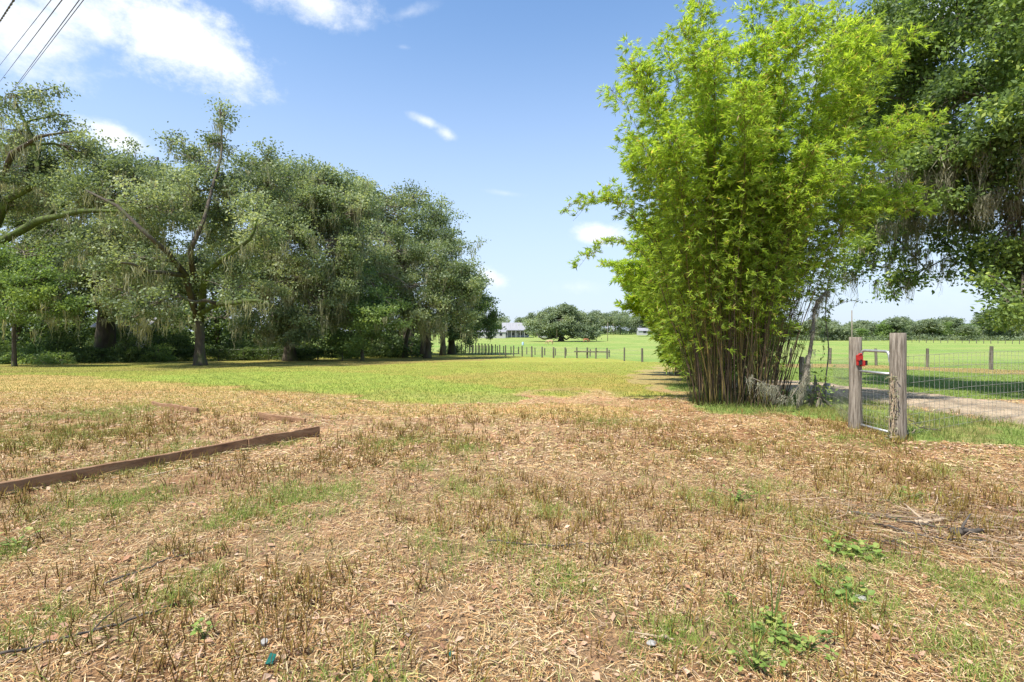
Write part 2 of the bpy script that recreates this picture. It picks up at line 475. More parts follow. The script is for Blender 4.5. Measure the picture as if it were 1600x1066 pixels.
def cover(X, Y):
    """returns colour (N,3) and a kind: 0 litter, 1 grass, 2 dirt"""
    X = np.asarray(X, float); Y = np.asarray(Y, float)
    amp = np.clip(Y * .10, .3, 6)
    n1 = fbm(X * .9, Y * .6, 11); n2 = fbm(X * .9 + 40, Y * .6, 12)
    wx = X + amp * (n1 - .5) * 1.1; wy = Y + amp * (n2 - .5) * 1.6
    f = fbm(X * .35, Y * .35, 21); f2 = fbm(X * 2.2, Y * 1.4, 22)
    f3 = fbm(X * .11, Y * .09, 23)
    C = np.zeros(X.shape + (3,)); K = np.zeros(X.shape)
    lit = np.array([.41, .27, .14]); lit2 = np.array([.50, .37, .22]); lit3 = np.array([.26, .145, .065])
    t = np.clip((f2 - .3) * 2.2, 0, 1)[..., None]; s = np.clip((f - .3) * 2.2, 0, 1)[..., None]
    C[:] = lit3 * (1 - t) + lit * t; C = C * (1 - s * .55) + lit2 * s * .55
    g = greenness(X, Y)[..., None]
    C = C * (1 - .15 * g) + np.array([.24, .24, .08]) * .15 * g
    K = np.where(g[..., 0] > .45, .3, 0.)

    def put(mask, c, kind):
        m = mask if mask.dtype != bool else mask.astype(float)
        C[:] = C * (1 - m[..., None]) + np.asarray(c) * m[..., None]
        K[:] = np.where(m > .5, kind, K)
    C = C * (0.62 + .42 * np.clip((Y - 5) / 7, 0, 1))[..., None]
    # lawn: yellow green beyond the litter
    lawn_edge = 11.2 + 2.2 * (n1 - .5) * 4
    m = np.clip((wy - lawn_edge) / 4.5 + (f2 - .5) * 1.2, 0, 1) * np.where(wx > 5.2 + (wy - 11) * .25, 0, 1)
    yg = np.array([.255, .295, .055]); og = np.array([.37, .265, .085])
    v = np.clip((f - .22) * 3.2 + np.clip((Y - 22) / 30, 0, .5), 0, 1)[..., None]; w = np.clip((f2 - .35) * 2.5, 0, 1)[..., None]
    cl = yg * v + (yg * .55 + og * .45) * (1 - v); cl = cl * (1 - .3 * w) + og * .3 * w
    C = C * (1 - m[..., None]) + cl * m[..., None]; K = np.where(m > .5, 1, K)
    # tan dry band
    tb = inpoly(wx, wy, P_TANL) * .80
    C = C * (1 - tb[..., None]) + (np.array([.44, .29, .12]) * (1 - .45 * w) + np.array([.42, .36, .13]) * .45 * w) * tb[..., None]
    K = np.where(tb > .5, .4, K)
    put(inpoly(wx, wy, P_TANC) * .32, og, 1)
    put(inpoly(wx, wy, P_GREEN) * .6, np.array([.24, .33, .058]), 1)
    put(inpoly(wx, wy, P_BAREB) * .6, (.32, .23, .13), 0)
    put(inpoly(wx, wy, P_BROWN1) * np.clip(.25 + 1.1 * (f3 - .3) + .6 * (f2 - .5), 0, .75), (.24, .17, .07), .8)  # dirt-brown patches among the grass under the left trees
    # right side past the gate
    far = (Y > 9) & (X > 5.4 + (Y - 8) * .28)
    gr = np.array([.17, .25, .055])
    put((far & (Y > 12)).astype(float), gr, 1)
    cp = C.copy(); bam = inpoly(wx, wy, P_BAMG)
    put(bam * (.55 + .35 * (f2 > .5)), (.17, .255, .06), 1)
    put(inpoly(wx * .7 + X * .3, wy * .7 + Y * .3, P_ROAD) * .95, np.array([.44, .33, .25]), 2)
    rr = inpoly(wx * .7 + X * .3, wy * .7 + Y * .3, P_ROAD)
    C[:] = np.where(rr[..., None], C * (0.62 + .75 * fbm(X * 1.1, Y * 3.2, 77)[..., None]), C)
    # field beyond the far fences
    fx = inpoly(X, Y, FIELD)
    gf = np.array([.160, .262, .058]); gf2 = np.array([.235, .295, .085])
    q = np.clip((f3 - .3) * 2.6 + .9 * (f - .5) + .5 * (f2 - .5) + .2 * (Y > 170), 0, 1)[..., None]
    put(fx.astype(float), np.zeros(3), 1)
    C = np.where(fx[..., None], gf * (1 - q) + gf2 * q, C)
    put((inpoly(wx, Y + (n1 - .5) * 1.6, P_STRIP2)) * .8, (.36, .25, .11), .6)
    return C, K


# the far field: everything beyond the two post-and-wire fences
FIELD = [gp(1560, 578), gp(1448, 574), gp(1369, 571), gp(1297, 568.5), gp(1150, 567), gp(1003, 565), gp(949, 560.5), gp(865, 559.5), gp(816, 557), gp(753, 553), gp(700, 551),
         (-60, 120), (-900, 200), (-900, 1500), (900, 1500), (900, 20), (45, 20)]


# ------------------------------------------------------------------ ground sheet
def spacing(segs, start):
    xs = [start]
    for end, d, g in segs:
        while xs[-1] < end:
            xs.append(xs[-1] + d); d *= g
    return np.array(xs)


xp = spacing([(6, .07, 1), (14, .18, 1), (40, .7, 1), (90, 1.6, 1), (1200, 4, 1.15)], 0)
xs = np.concatenate([-xp[:0:-1], xp])
ys = np.concatenate([[-60, -30, -12, -4, 0], spacing([(9, .07, 1), (16, .12, 1), (30, .3, 1), (90, .8, 1), (220, 2.5, 1), (1600, 8, 1.15)], 1.2)])
GX, GY = np.meshgrid(xs, ys)
GZ = zg(GX, GY)
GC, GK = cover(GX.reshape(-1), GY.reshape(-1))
nx, ny = len(xs), len(ys)
ii = (np.arange(ny - 1)[:, None] * nx + np.arange(nx - 1)[None, :])
GF = np.stack([ii, ii + 1, ii + nx + 1, ii + nx], -1).reshape(-1, 4)

m, nt, N, L, out = nodes('ground')
a = N.new('ShaderNodeAttribute'); a.attribute_name = 'tint'
tcn = N.new('ShaderNodeTexCoord')


def gnoise(sc, det=5, st=(1, 1, 1), rough=.6):
    mp = N.new('ShaderNodeMapping'); mp.inputs['Scale'].default_value = st; L.new(tcn.outputs['Object'], mp.inputs[0])
    n = N.new('ShaderNodeTexNoise'); n.inputs['Scale'].default_value = sc; n.inputs['Detail'].default_value = det
    n.inputs['Roughness'].default_value = rough
    L.new(mp.outputs[0], n.inputs['Vector']); return n.outputs['Fac']


def mulcol(col, fac, lo, hi, a0=.3, a1=.7):
    r = N.new('ShaderNodeMapRange'); L.new(fac, r.inputs[0])
    r.inputs[1].default_value = a0; r.inputs[2].default_value = a1; r.inputs[3].default_value = lo; r.inputs[4].default_value = hi
    v = N.new('ShaderNodeVectorMath'); v.operation = 'SCALE'; L.new(col, v.inputs[0]); L.new(r.outputs[0], v.inputs['Scale'])
    return v.outputs[0]


c = a.outputs['Vector']
nfine = gnoise(70, 6, (1, .6, 1)); nmid = gnoise(9, 6, (1, .8, 1)); nbig = gnoise(.9, 6)
c = mulcol(c, nfine, .45, 1.55); c = mulcol(c, nmid, .70, 1.30); c = mulcol(c, nbig, .86, 1.14)
# hue wander between green and tan
mx = N.new('ShaderNodeMix'); mx.data_type = 'RGBA'; mx.blend_type = 'MULTIPLY'
mr = N.new('ShaderNodeMapRange'); L.new(gnoise(3.1, 7, (1, .7, 1)), mr.inputs[0]); mr.inputs[1].default_value = .42; mr.inputs[2].default_value = .68
mr.inputs[4].default_value = .5
L.new(mr.outputs[0], mx.inputs[0]); L.new(c, mx.inputs[6]); mx.inputs[7].default_value = (1.25, .86, .85, 1)
p = N.new('ShaderNodeBsdfPrincipled'); p.inputs['Roughness'].default_value = .95; p.inputs['Specular IOR Level'].default_value = .1
L.new(mx.outputs[2], p.inputs['Base Color'])
b = N.new('ShaderNodeBump'); b.inputs['Strength'].default_value = .7; b.inputs['Distance'].default_value = .03
ad = N.new('ShaderNodeMath'); ad.operation = 'ADD'; L.new(nfine, ad.inputs[0]); L.new(nmid, ad.inputs[1])
L.new(ad.outputs[0], b.inputs['Height']); L.new(b.outputs[0], p.inputs['Normal']); L.new(p.outputs[0], out.inputs[0])
M['ground'] = m
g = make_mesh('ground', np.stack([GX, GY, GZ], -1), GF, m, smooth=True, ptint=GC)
g['kind'] = 'structure'


def dens_pts(rng, n, y0, y1, power=2.0, xk=1.08, xlo=None, xhi=None):
    """random ground points inside a widening area, denser close by"""
    u = rng.rand(n)
    if power == 0: Y = y0 * (y1 / y0) ** u
    else: Y = (y0 ** power + u * (y1 ** power - y0 ** power)) ** (1 / power)
    X = (rng.rand(n) * 2 - 1) * xk * (Y + 1.3)
    return X, Y


# dirt track: a sheet of its own just above the ground
tl = TL
na, nb = 120, 16
tx = np.array([t_[0] for t_ in tl]); sx = np.linspace(tx[0], tx[-1], na)
pf = np.array([gp(q, np.interp(q, tx, [t_[1] for t_ in tl])) for q in sx]); pn = np.array([gp(q, np.interp(q, tx, [t_[2] for t_ in tl])) for q in sx])
w_ = np.linspace(-.03, 1.03, nb)[None, :, None]
wob1 = (fbm(np.arange(na) * .35, np.zeros(na), 201) - .5)[:, None, None] * .5; wob2 = (fbm(np.arange(na) * .35, np.ones(na) * 9, 202) - .5)[:, None, None] * .5
TP = pf[:, None, :] * (1 - w_) + pn[:, None, :] * w_ + (pf - pn)[:, None, :] * (wob1 * (1 - w_) + wob2 * w_)
tz = zg(TP[..., 0], TP[..., 1]) + .012
edge = np.abs(np.linspace(-1, 1, nb))[None, :] > .93
tz = np.where(edge, tz - .02, tz)
ti = (np.arange(na - 1)[:, None] * nb + np.arange(nb - 1)[None, :])
TF = np.stack([ti, ti + nb, ti + nb + 1, ti + 1], -1).reshape(-1, 4)
rut = .72 + .5 * np.abs(np.sin(np.linspace(0, 1, nb) * math.pi * 2.2))[None, :] * np.ones((na, 1))
tcol = np.array([.325, .26, .185])[None, None, :] * (rut * (.75 + .5 * fbm(TP[..., 0] * 1.2, TP[..., 1] * 2.5, 203)))[..., None]
M['track'] = M['ground'].copy(); M['track'].name = 'dirt_track'
for n_ in M['track'].node_tree.nodes:
    if n_.bl_idname == 'ShaderNodeMix': n_.inputs[7].default_value = (1.06, .97, .92, 1)
o = make_mesh('dirt_track', np.concatenate([TP, tz[..., None]], -1), TF, M['track'], smooth=True, ptint=tcol); o['kind'] = 'structure'

# --- straw litter lying on the soil
rng = rs(11)


def rough_side(D, rng, n):
    s = np.cross(D, np.array([0, 0, 1.0])); s = norm(s)
    s = s + np.stack([np.zeros(n), np.zeros(n), (rng.rand(n) - .5) * .9], 1)
    return norm(s)


def litter(n, y0, y1, lmin, lmax, w0, w1, seed, power):
    rng = rs(seed)
    X, Y = dens_pts(rng, n, y0, y1, power)
    C, K = cover(X, Y)
    keep = (K < .45) & (rng.rand(len(X)) < np.clip(-.55 + 2.6 * fbm(X * 2.0, Y * 2.0, 61), .14, 1))
    X, Y, C = X[keep], Y[keep], C[keep]; n = len(X)
    Lg = lmin + (lmax - lmin) * rng.rand(n) ** 2
    th = rng.rand(n) * 2 * np.pi; bend = rng.randn(n) * .45
    S = 4
    t = np.linspace(0, 1, S)[None, :]
    ang = th[:, None] + bend[:, None] * t
    step = Lg[:, None] / (S - 1)
    dx = np.cumsum(np.cos(ang) * step, 1); dy = np.cumsum(np.sin(ang) * step, 1)
    tilt = np.abs(rng.randn(n)) * .22
    h = .004 + .022 * rng.rand(n) ** 2
    PX = X[:, None] + dx; PY = Y[:, None] + dy
    PZ = zg(PX, PY) + h[:, None] + (t * tilt[:, None]) * Lg[:, None] * np.sin(np.pi * np.clip(t + .15, 0, 1))
    P = np.stack([PX, PY, PZ], -1)
    W = (w0 + (w1 - w0) * rng.rand(n))[:, None] * np.array([[.7, 1, 1, .35]])
    D = norm(np.stack([np.cos(th), np.sin(th), tilt], 1))
    V, F = ribbons(P, W, rough_side(D, rng, n))
    pal = np.array([[.64, .45, .225], [.80, .62, .37], [.47, .27, .12], [.19, .09, .036], [.60, .45, .31], [.08, .045, .024], [.54, .30, .125], [.52, .50, .18]])
    pc = pal[rng.choice(len(pal), n, p=[.22, .17, .14, .12, .08, .08, .12, .07])] * (.85 + .3 * rng.rand(n, 1))
    pc = pc * .80 + C * .20
    return V, F, np.repeat(pc, S - 1, 0)


parts = [litter(270000, 2.0, 6.4, .010, .10, .0016, .0046, 1, 1.2), litter(120000, 5.5, 14.5, .03, .15, .006, .013, 2, 1.3)]
V = []; F = []; T = []; n0 = 0
for v, f, t_ in parts: V.append(v); F.append(f + n0); T.append(t_); n0 += len(v)
o = make_mesh('straw_litter', np.concatenate(V), np.concatenate(F), M['straw'], tint=np.concatenate(T))
tag(o, 'cut straw and dry grass litter strewn over the brown foreground soil', 'straw', kind='stuff')

# --- dead leaves and chips
rng = rs(12)
X, Y = dens_pts(rng, 46000, 2.0, 12.5, 1.3)
C, K = cover(X, Y)
wR = inpoly(X, Y, P_LITR)
keep = (K < .45) & ((rng.rand(len(X)) < .22 + .75 * (fbm(X * .8, Y * .8, 71) - .35)) | wR)
X, Y = X[keep], Y[keep]; n = len(X)
th = rng.rand(n) * 2 * np.pi
D = norm(np.stack([np.cos(th), np.sin(th), rng.randn(n) * .22], 1))
Sd = norm(np.cross(D, np.array([0, 0, 1.0])) + np.stack([np.zeros(n), np.zeros(n), rng.randn(n) * .35], 1))
Lg = .018 + .045 * rng.rand(n) ** 1.6 + .010 * (Y > 6); W = Lg * (.35 + .35 * rng.rand(n))
Pp = np.stack([X, Y, zg(X, Y) + .008 + .016 * rng.rand(n)], 1)
V, F = diamonds(Pp, D, Sd, Lg, W, cup=np.stack([np.zeros(n), np.zeros(n), rng.randn(n) * .005], 1))
pal = np.array([[.46, .29, .19], [.34, .185, .11], [.54, .38, .27], [.24, .14, .09], [.48, .35, .23], [.46, .27, .13]])
o = make_mesh('dead_leaves', V, F, M['straw'], tint=pal[rng.choice(6, n, p=[.28, .22, .16, .14, .08, .12])] * (.8 + .4 * rng.rand(n, 1)))
tag(o, 'small brown dead leaves and bark chips scattered over the soil', 'dead leaves', kind='stuff')

# --- mown stubble stalks
rng = rs(13)
nt_ = 17000
X, Y = dens_pts(rng, nt_, 1.9, 12.5, 1.55)
dn = fbm(X * .75, Y * .75, 81)
C, K = cover(X, Y)
keep = (K < .45) & (rng.rand(nt_) < np.clip((dn - .34) * 3.6, .05, 1) * np.clip((10.5 - Y) / 3.5, 0, 1)) & ~inpoly(X, Y, P_LITR)
X, Y = X[keep], Y[keep]
cnt = rng.randint(2, 9, len(X))
X = np.repeat(X, cnt); Y = np.repeat(Y, cnt); n = len(X)
X = X + rng.randn(n) * .035; Y = Y + rng.randn(n) * .035
H = .03 + .105 * rng.rand(n) ** 1.3
S = 4; t = np.linspace(0, 1, S)
lean = rng.randn(n, 2) * .22; bend = rng.randn(n, 2) * .14
P = np.zeros((n, S, 3))
for k in range(2): P[..., k] = (X, Y)[k][:, None] + H[:, None] * (lean[:, k:k + 1] * t + bend[:, k:k + 1] * t ** 2)
P[..., 2] = zg(X, Y)[:, None] + H[:, None] * t[None, :] - .004
rad = (.0015 + .0022 * rng.rand(n) ** 1.4) * (1 + .05 * Y)
ang = rng.rand(n) * 6.28
V = []; 
for j in range(3):
    aa = ang + j * 2.094
    V.append(P + np.stack([np.cos(aa), np.sin(aa), np.zeros(n)], 1)[:, None, :] * (rad[:, None] * np.array([[1, 1, .9, .55]]))[..., None])
V = np.stack(V, 2).reshape(-1, 3)
b0 = (np.arange(n) * S * 3)[:, None, None] + (np.arange(S - 1) * 3)[None, :, None]; j = np.arange(3)[None, None, :]; j2 = (j + 1) % 3
F = np.stack([b0 + j, b0 + j2, b0 + 3 + j2, b0 + 3 + j], -1).reshape(-1, 4)
base = np.array([.085, .038, .018]); mid = np.array([.20, .12, .036]); top = np.array([.32, .27, .065])
gv = np.clip(rng.rand(n) * .9 + greenness(X, Y) * .8, 0, 1.4)[:, None]
seg = np.stack([np.broadcast_to(base, (n, 3)), mid * (1 - gv * .3) + top * gv * .3, mid * (1 - gv * .8) + top * gv * .8], 1) * (.8 + .4 * rng.rand(n, 1, 1))
o = make_mesh('stubble', V, F, M['straw'], tint=np.repeat(seg.reshape(-1, 3), 3, 0))
tag(o, 'short reddish brown mown weed stubble standing up from the litter', 'stubble', kind='stuff')


# --- green blades
def blades(n, y0, y1, h0, h1, w0, w1, seed, power, sel, name, label, S=3, lean=.5, tufts=0, gain=1.0, xk=1.08):
    rng = rs(seed)
    X, Y = dens_pts(rng, n, y0, y1, power, xk)
    if sel is sel_foot:      # most tufts stand in the patches, the rest are scattered thinly
        ar = np.array([max(.02, b_[2] * b_[3]) / b_[1] ** 1.1 for b_ in GB]); pk = rng.choice(len(GB), n, p=ar / ar.sum())
        gb = np.array(GB)[pk]; inp = rng.rand(n) < .62
        X = np.where(inp, gb[:, 0] + rng.randn(n) * gb[:, 2] * .55, X); Y = np.where(inp, gb[:, 1] + rng.randn(n) * gb[:, 3] * .55, Y)
        kq = fbm(X * 3, Y * 3, 45) > .42; X, Y = X[kq], Y[kq]
    if tufts:
        X = np.repeat(X, tufts); Y = np.repeat(Y, tufts)
        X = X + rng.randn(len(X)) * .03 * (1 + .04 * Y); Y = Y + rng.randn(len(Y)) * .03 * (1 + .04 * Y)
    C, K = cover(X, Y)
    pr = sel(X, Y, C, K)
    keep = rng.rand(len(X)) < pr
    X, Y, C = X[keep], Y[keep], C[keep]; n = len(X)
    H = h0 + (h1 - h0) * rng.rand(n) ** 1.5
    th = rng.rand(n) * 6.283; ln = np.abs(rng.randn(n)) * lean + .1
    t = np.linspace(0, 1, S)[None, :]
    out_ = H[:, None] * ln[:, None] * (t ** 1.6)
    P = np.stack([X[:, None] + np.cos(th)[:, None] * out_, Y[:, None] + np.sin(th)[:, None] * out_, zg(X, Y)[:, None] - .004 + H[:, None] * t * (1 - .25 * ln[:, None] * t)], -1)
    W = (w0 + (w1 - w0) * rng.rand(n))[:, None] * np.linspace(1, .15, S)[None, :]
    a2 = rng.rand(n) * 6.283
    V, F = ribbons(P, W, np.stack([np.cos(a2), np.sin(a2), np.zeros(n)], 1))
    green = np.array([[.20, .29, .05], [.27, .36, .07], [.34, .38, .11], [.44, .38, .16], [.13, .21, .045]])[rng.choice(5, n, p=[.3, .3, .16, .1, .14])]
    T = (green * .36 + C * .56 * gain) * (.8 + .4 * rng.rand(n, 1)) if sel is not sel_foot else green * (.8 + .4 * rng.rand(n, 1))
    o = make_mesh(name, V, F, M['grass'], tint=np.repeat(T, S - 1, 0))
    tag(o, label, 'grass', kind='stuff')


def sel_foot(X, Y, C, K): return np.where(K < .5, 1.0, 0.0)
def sel_lawn(X, Y, C, K): return np.where((K >= .35) & (K != 2), .9, .05) * np.where(inpoly(X, Y, P_BAMG), .2, 1)
def sel_bam(X, Y, C, K): return np.where(inpoly(X, Y, P_BAMG) & ~inpoly(X, Y, P_ROAD), .35 + .6 * (fbm(X * 1.5, Y * 1.5, 91) > .45), 0) * np.where(X < 6.2, 1, .75)


blades(15000, 2.0, 11.5, .03, .10, .0028, .0058, 21, 1.3, sel_foot, 'green_grass_patches', 'patches of fresh green grass growing through the brown litter', tufts=8, lean=.8)
blades(260000, 9, 46, .03, .08, .010, .022, 22, .7, sel_lawn, 'lawn_grass', 'short yellow green lawn grass between the litter and the woods', S=2, lean=.7)
blades(60000, 5.6, 20, .05, .20, .006, .014, 23, 1.0, sel_bam, 'gateside_grass', 'rough green grass growing round the bamboo and behind the gate', tufts=4, lean=.6)



# ------------------------------------------------------------------ trees
def bez(a, b, c, n):
    t = np.linspace(0, 1, n)[:, None]
    return (1 - t) ** 2 * a + 2 * t * (1 - t) * b + t * t * c


def wobble(P, amp, rng):
    n = len(P); w = np.zeros_like(P)
    for k in range(3):
        f = 1.3 + rng.rand(3) * 3; ph = rng.rand(3) * 6.28
        w += np.sin(np.linspace(0, 1, n)[:, None] * f * 3 + ph) * amp / (k + 1) * (rng.rand(3) + .3)
    env = np.sin(np.linspace(0, 1, n) * np.pi * .55)[:, None]
    return P + w * env * .5


def leaf_cloud(C0, rc, k, leaf, rng, flat=.55, lw=.5, bias=.55, crnd=None):
    """k leaves round every clump centre"""
    n = len(C0) * k
    ci = np.repeat(np.arange(len(C0)), k)
    off = rng.randn(n, 3) * .48
    off[:, 2] *= flat
    P = C0[ci] + off * rc[ci][:, None]
    D = norm(rng.randn(n, 3) * .8 + off * .9 + np.array([0, 0, -.15]))
    nrm = norm(rng.randn(n, 3) * .8 + np.array([0, 0, bias]))
    Sd = norm(np.cross(D, nrm))
    Lg = leaf * (.65 + .7 * rng.rand(n))
    V, F = diamonds(P, D, Sd, Lg, Lg * lw)
    cr = crnd[ci] if crnd is not None else .5
    r = np.clip(cr + .16 * (rng.rand(n) - .5) + .06 * off[:, 2] / flat, 0, 1)
    return V, F, r


def moss_strands(P0, Ln, rng, k=9, w=(.015, .05), spread=.16, S=8):
    """bunches of hanging moss: curly ribbons that start round one point and taper to a common tip"""
    n = len(P0) * k; ci = np.repeat(np.arange(len(P0)), k)
    sp = rng.randn(n, 3) * spread * np.clip(Ln[ci][:, None], .3, 1.2); sp[:, 2] *= .3
    A = P0[ci] + sp
    Lk = Ln[ci] * (.25 + .75 * rng.rand(n) ** 1.1)
    t = np.linspace(0, 1, S)[None, :]
    P = np.zeros((n, S, 3)); q = np.clip(Lk, .3, 2.2)[:, None]
    jit = rng.randn(n, S, 2) * .035 * q[..., None]
    for a_ in (0, 1):
        tgt = P0[ci][:, a_] - A[:, a_]
        P[..., a_] = A[:, a_][:, None] + tgt[:, None] * .55 * t + (rng.randn(n, 1) * .05 * t) + jit[..., a_] * (t > 0)
    P[..., 2] = A[:, 2][:, None] - Lk[:, None] * (t + .05 * np.sin(t * 9 + rng.rand(n, 1) * 6))
    W = (w[0] + (w[1] - w[0]) * rng.rand(n))[:, None] * (1.05 - .85 * t ** 1.5) * (.5 + 1.0 * rng.rand(n, S))
    th = rng.rand(n) * 6.28
    V, F = ribbons(P, W, np.stack([np.cos(th), np.sin(th), np.zeros(n)], 1))
    r = np.repeat(np.clip(rng.rand(n) * .6 + .4 * rng.rand(len(P0))[ci], 0, 1), S - 1)
    return V, F, r


def tree(name, label, cat, px, Y, tr, fork, lobes, leaf=.2, dens=1.0, mat='oak_leaf', bark='bark', moss=0.0, mlen=(.5, 1.8), seed=1, group=None,
         k=26, rcs=(.55, 1.0), limb_mat=None, lean=(0, 0), limbs_px=(), flare=1.5, X=None, rbase=.0, mossw=(.02, .06), shell=.42, lw=.5):
    """lobes: (photo col, photo row, half width, half height, depth offset, [density]) give each bough's place and size"""
    rng = rs(seed)
    X0 = at(px, Y) if X is None else X
    z0 = float(zg(X0, Y))
    org = np.array([X0, Y, z0])
    root = empty(name, org, label, cat, group)
    F0 = org + np.array([lean[0], lean[1], fork])
    # trunk
    tp = wobble(bez(org - [0, 0, .25], org + [lean[0] * .2, lean[1] * .2, fork * .6], F0, 12), .12 * tr * 2, rng)
    hr = np.linspace(0, 1, 12); rad = tr * (1 - .28 * hr) + tr * (flare - 1) * np.exp(-hr * 9)
    A = Acc(); A.tube(tp, rad, 14, wob=.22, rng=rng)
    A.build('trunk', M[bark], root, org=org, smooth=True)
    tw = Acc(); CL = []; RC = []; CR = []; MP = []; ML = []
    POOL = tp[-5:].copy(); PRAD = rad[-5:].copy() * .9
    for (pts, r0, r1, mt) in limbs_px:
        B = Acc(); pp = np.array([[at(a_, Y + d_), Y + d_, EYE + (HOR - b_) / FPX * (Y + d_)] for a_, b_, d_ in pts])
        tt = np.linspace(0, len(pp) - 1, 16); pp = np.stack([np.interp(tt, np.arange(len(pp)), pp[:, q]) for q in range(3)], 1)
        pp = wobble(pp, r0 * .7, rng); r_ = np.linspace(r0, r1, 16)
        B.tube(pp, r_, 9, wob=.25, rng=rng); B.build('limb', M[mt], root, org=org, smooth=True)
        POOL = np.vstack([POOL, pp[4:]]); PRAD = np.append(PRAD, r_[4:])
        if moss:
            jx = rng.randint(3, 16, 5); MP.append(pp[jx]); ML.append(mlen[0] + (mlen[1] - mlen[0]) * rng.rand(5))
    lobes = sorted(lobes, key=lambda l: (at(l[0], Y) - F0[0]) ** 2 + (EYE + (HOR - l[1]) / FPX * Y - F0[2]) ** 2)
    for li, lb in enumerate(lobes):
        cx, cy, rw, rh, dy = lb[:5]; dd = lb[5] if len(lb) > 5 else 1.0
        yy = Y + dy
        c0 = np.array([at(cx, yy), yy, EYE + (HOR - cy) / FPX * yy])
        rx, rz = rw / FPX * yy, rh / FPX * yy; ry = (rx + rz) * .55
        # limb: grows out of the nearest older wood below it
        dn_ = np.linalg.norm(POOL - c0, axis=1) + 1.2 * np.maximum(0, POOL[:, 2] - c0[2]) + 3.0 * np.maximum(0, .30 - np.abs(PRAD)) 
        pi_ = int(np.argmin(dn_)); fs = POOL[pi_]
        vec = c0 - fs; dist = np.linalg.norm(vec) + .01
        midp = fs + vec * .5 + np.array([0, 0, .12 * dist * (1 if vec[2] > -1 else .4)]) + rng.randn(3) * .08 * dist
        end = c0 + vec / dist * min(rx, rz) * .55
        lp = wobble(bez(fs, midp, end, 12), .10 * dist, rng)
        lr = np.linspace(min(PRAD[pi_] * .85, .07 + .028 * dist), .04, 12)
        POOL = np.vstack([POOL, lp[2:9]]); PRAD = np.append(PRAD, lr[2:9])
        B = Acc(); B.tube(lp, lr, 8, wob=.2, rng=rng)
        B.build('limb', M[limb_mat or bark], root, org=org, smooth=True)
        # clumps
        rcm = (rcs[0] + rcs[1]) / 2
        nc = int(max(5, dens * dd * 3.5 * (rx * rz + rx * ry * .6 + ry * rz * .6) / (rcm ** 2)))
        ns_ = max(6, int(nc / 5.5)); u = norm(rng.randn(ns_, 3)); rr = rng.rand(ns_) ** shell
        sc_ = u * rr[:, None] * np.array([rx, ry, rz]) * (1 + .14 * rng.randn(ns_, 1)); ic = rng.randint(0, ns_, nc)
        c = c0 + sc_[ic] + rng.randn(nc, 3) * np.array([rx, ry, rz * .8]) * min(.26, .9 / math.sqrt(ns_) * .75)
        c[:, 2] = np.maximum(c[:, 2], zg(c[:, 0], c[:, 1]) + rbase + .3)
        rc = rcs[0] + (rcs[1] - rcs[0]) * rng.rand(nc)
        CL.append(c); RC.append(rc)
        CR.append(np.clip(.48 + .14 * rng.randn(nc) + (.20 * rng.randn(ns_))[ic] + .10 * rng.randn(), .05, .95))
        # branchlets to a share of the clumps
        for q in range(0, nc, 2):
            p_ = lp[rng.randint(5, 12)]
            mid_ = (p_ + c[q]) / 2 + np.array([0, 0, .12 * np.linalg.norm(c[q] - p_)]) + rng.randn(3) * .15
            r0 = .018 + .010 * np.linalg.norm(c[q] - p_)
            tw.tube(bez(p_, mid_, c[q], 5), np.linspace(r0, .010, 5), 4, cap=False)
        if moss:
            nm = rng.poisson(nc * moss * dd * 1.25)
            wz = np.exp(-1.6 * (c[:, 2] - c0[2]) / (rz + .01)); ix = rng.choice(nc, nm, p=wz / wz.sum())
            MP.append(c[ix] + rng.randn(nm, 3) * rc[ix][:, None] * .35 - np.array([0, 0, .25])); ML.append(mlen[0] + (mlen[1] - mlen[0]) * rng.rand(nm) ** 1.6)
            nl = max(1, int(4 * moss)); jx = rng.randint(4, 12, nl)
            MP.append(lp[jx]); ML.append(mlen[0] + (mlen[1] - mlen[0]) * rng.rand(nl))
    tw.build('twigs', M['twig'], root, org=org)
    CL = np.concatenate(CL); RC = np.concatenate(RC); CR = np.concatenate(CR)
    V, F, r = leaf_cloud(CL, RC, int(k * 2.1), leaf * 1.02, rng, crnd=CR, lw=lw * 1.15)
    make_mesh('crown', V, F, M[mat], root, rnd=r, org=org)
    if moss and MP:
        MP = np.concatenate(MP); ML = np.concatenate(ML)
        ML = np.minimum(ML, np.maximum(.3, MP[:, 2] - zg(MP[:, 0], MP[:, 1]) - 1.1))
        V, F, r = moss_strands(MP, ML, rng, w=mossw, k=13, S=6, spread=.2)
        make_mesh('hanging_moss', V, F, M['moss'], root, rnd=r, org=org)
    return root


WG = 'live oaks along the left edge of the lawn'
tree('oak_tree', 'huge moss-hung oak at the far left edge with open branches reaching up to the wires', 'tree', -30, 40, .62, 6.5,
     [(15, 150, 40, 26, -2, .6), (70, 140, 34, 18, -2, .55), (92, 182, 34, 20, -2, .6), (28, 205, 46, 26, -2, .9), (45, 262, 82, 40, -2), (125, 243, 55, 28, -3), (-70, 270, 90, 90, 0), (10, 320, 70, 26, 1), (182, 285, 38, 28, -3), (130, 300, 60, 36, -3), (-120, 400, 80, 60, 0)],
     leaf=.20, dens=.95, moss=.42, seed=21, limb_mat='bark_moss', group=WG, k=30,
     limbs_px=[([(-20, 380, 0), (10, 312, -1), (60, 290, -3), (50, 225, -3), (30, 160, -3)], .34, .06, 'bark_moss'), ([(-20, 390, 0), (60, 345, -4), (130, 330, -7), (205, 330, -7)], .32, .07, 'bark_moss'), ([(-20, 330, 0), (20, 240, -5), (60, 215, -6), (110, 205, -6)], .22, .05, 'bark')])
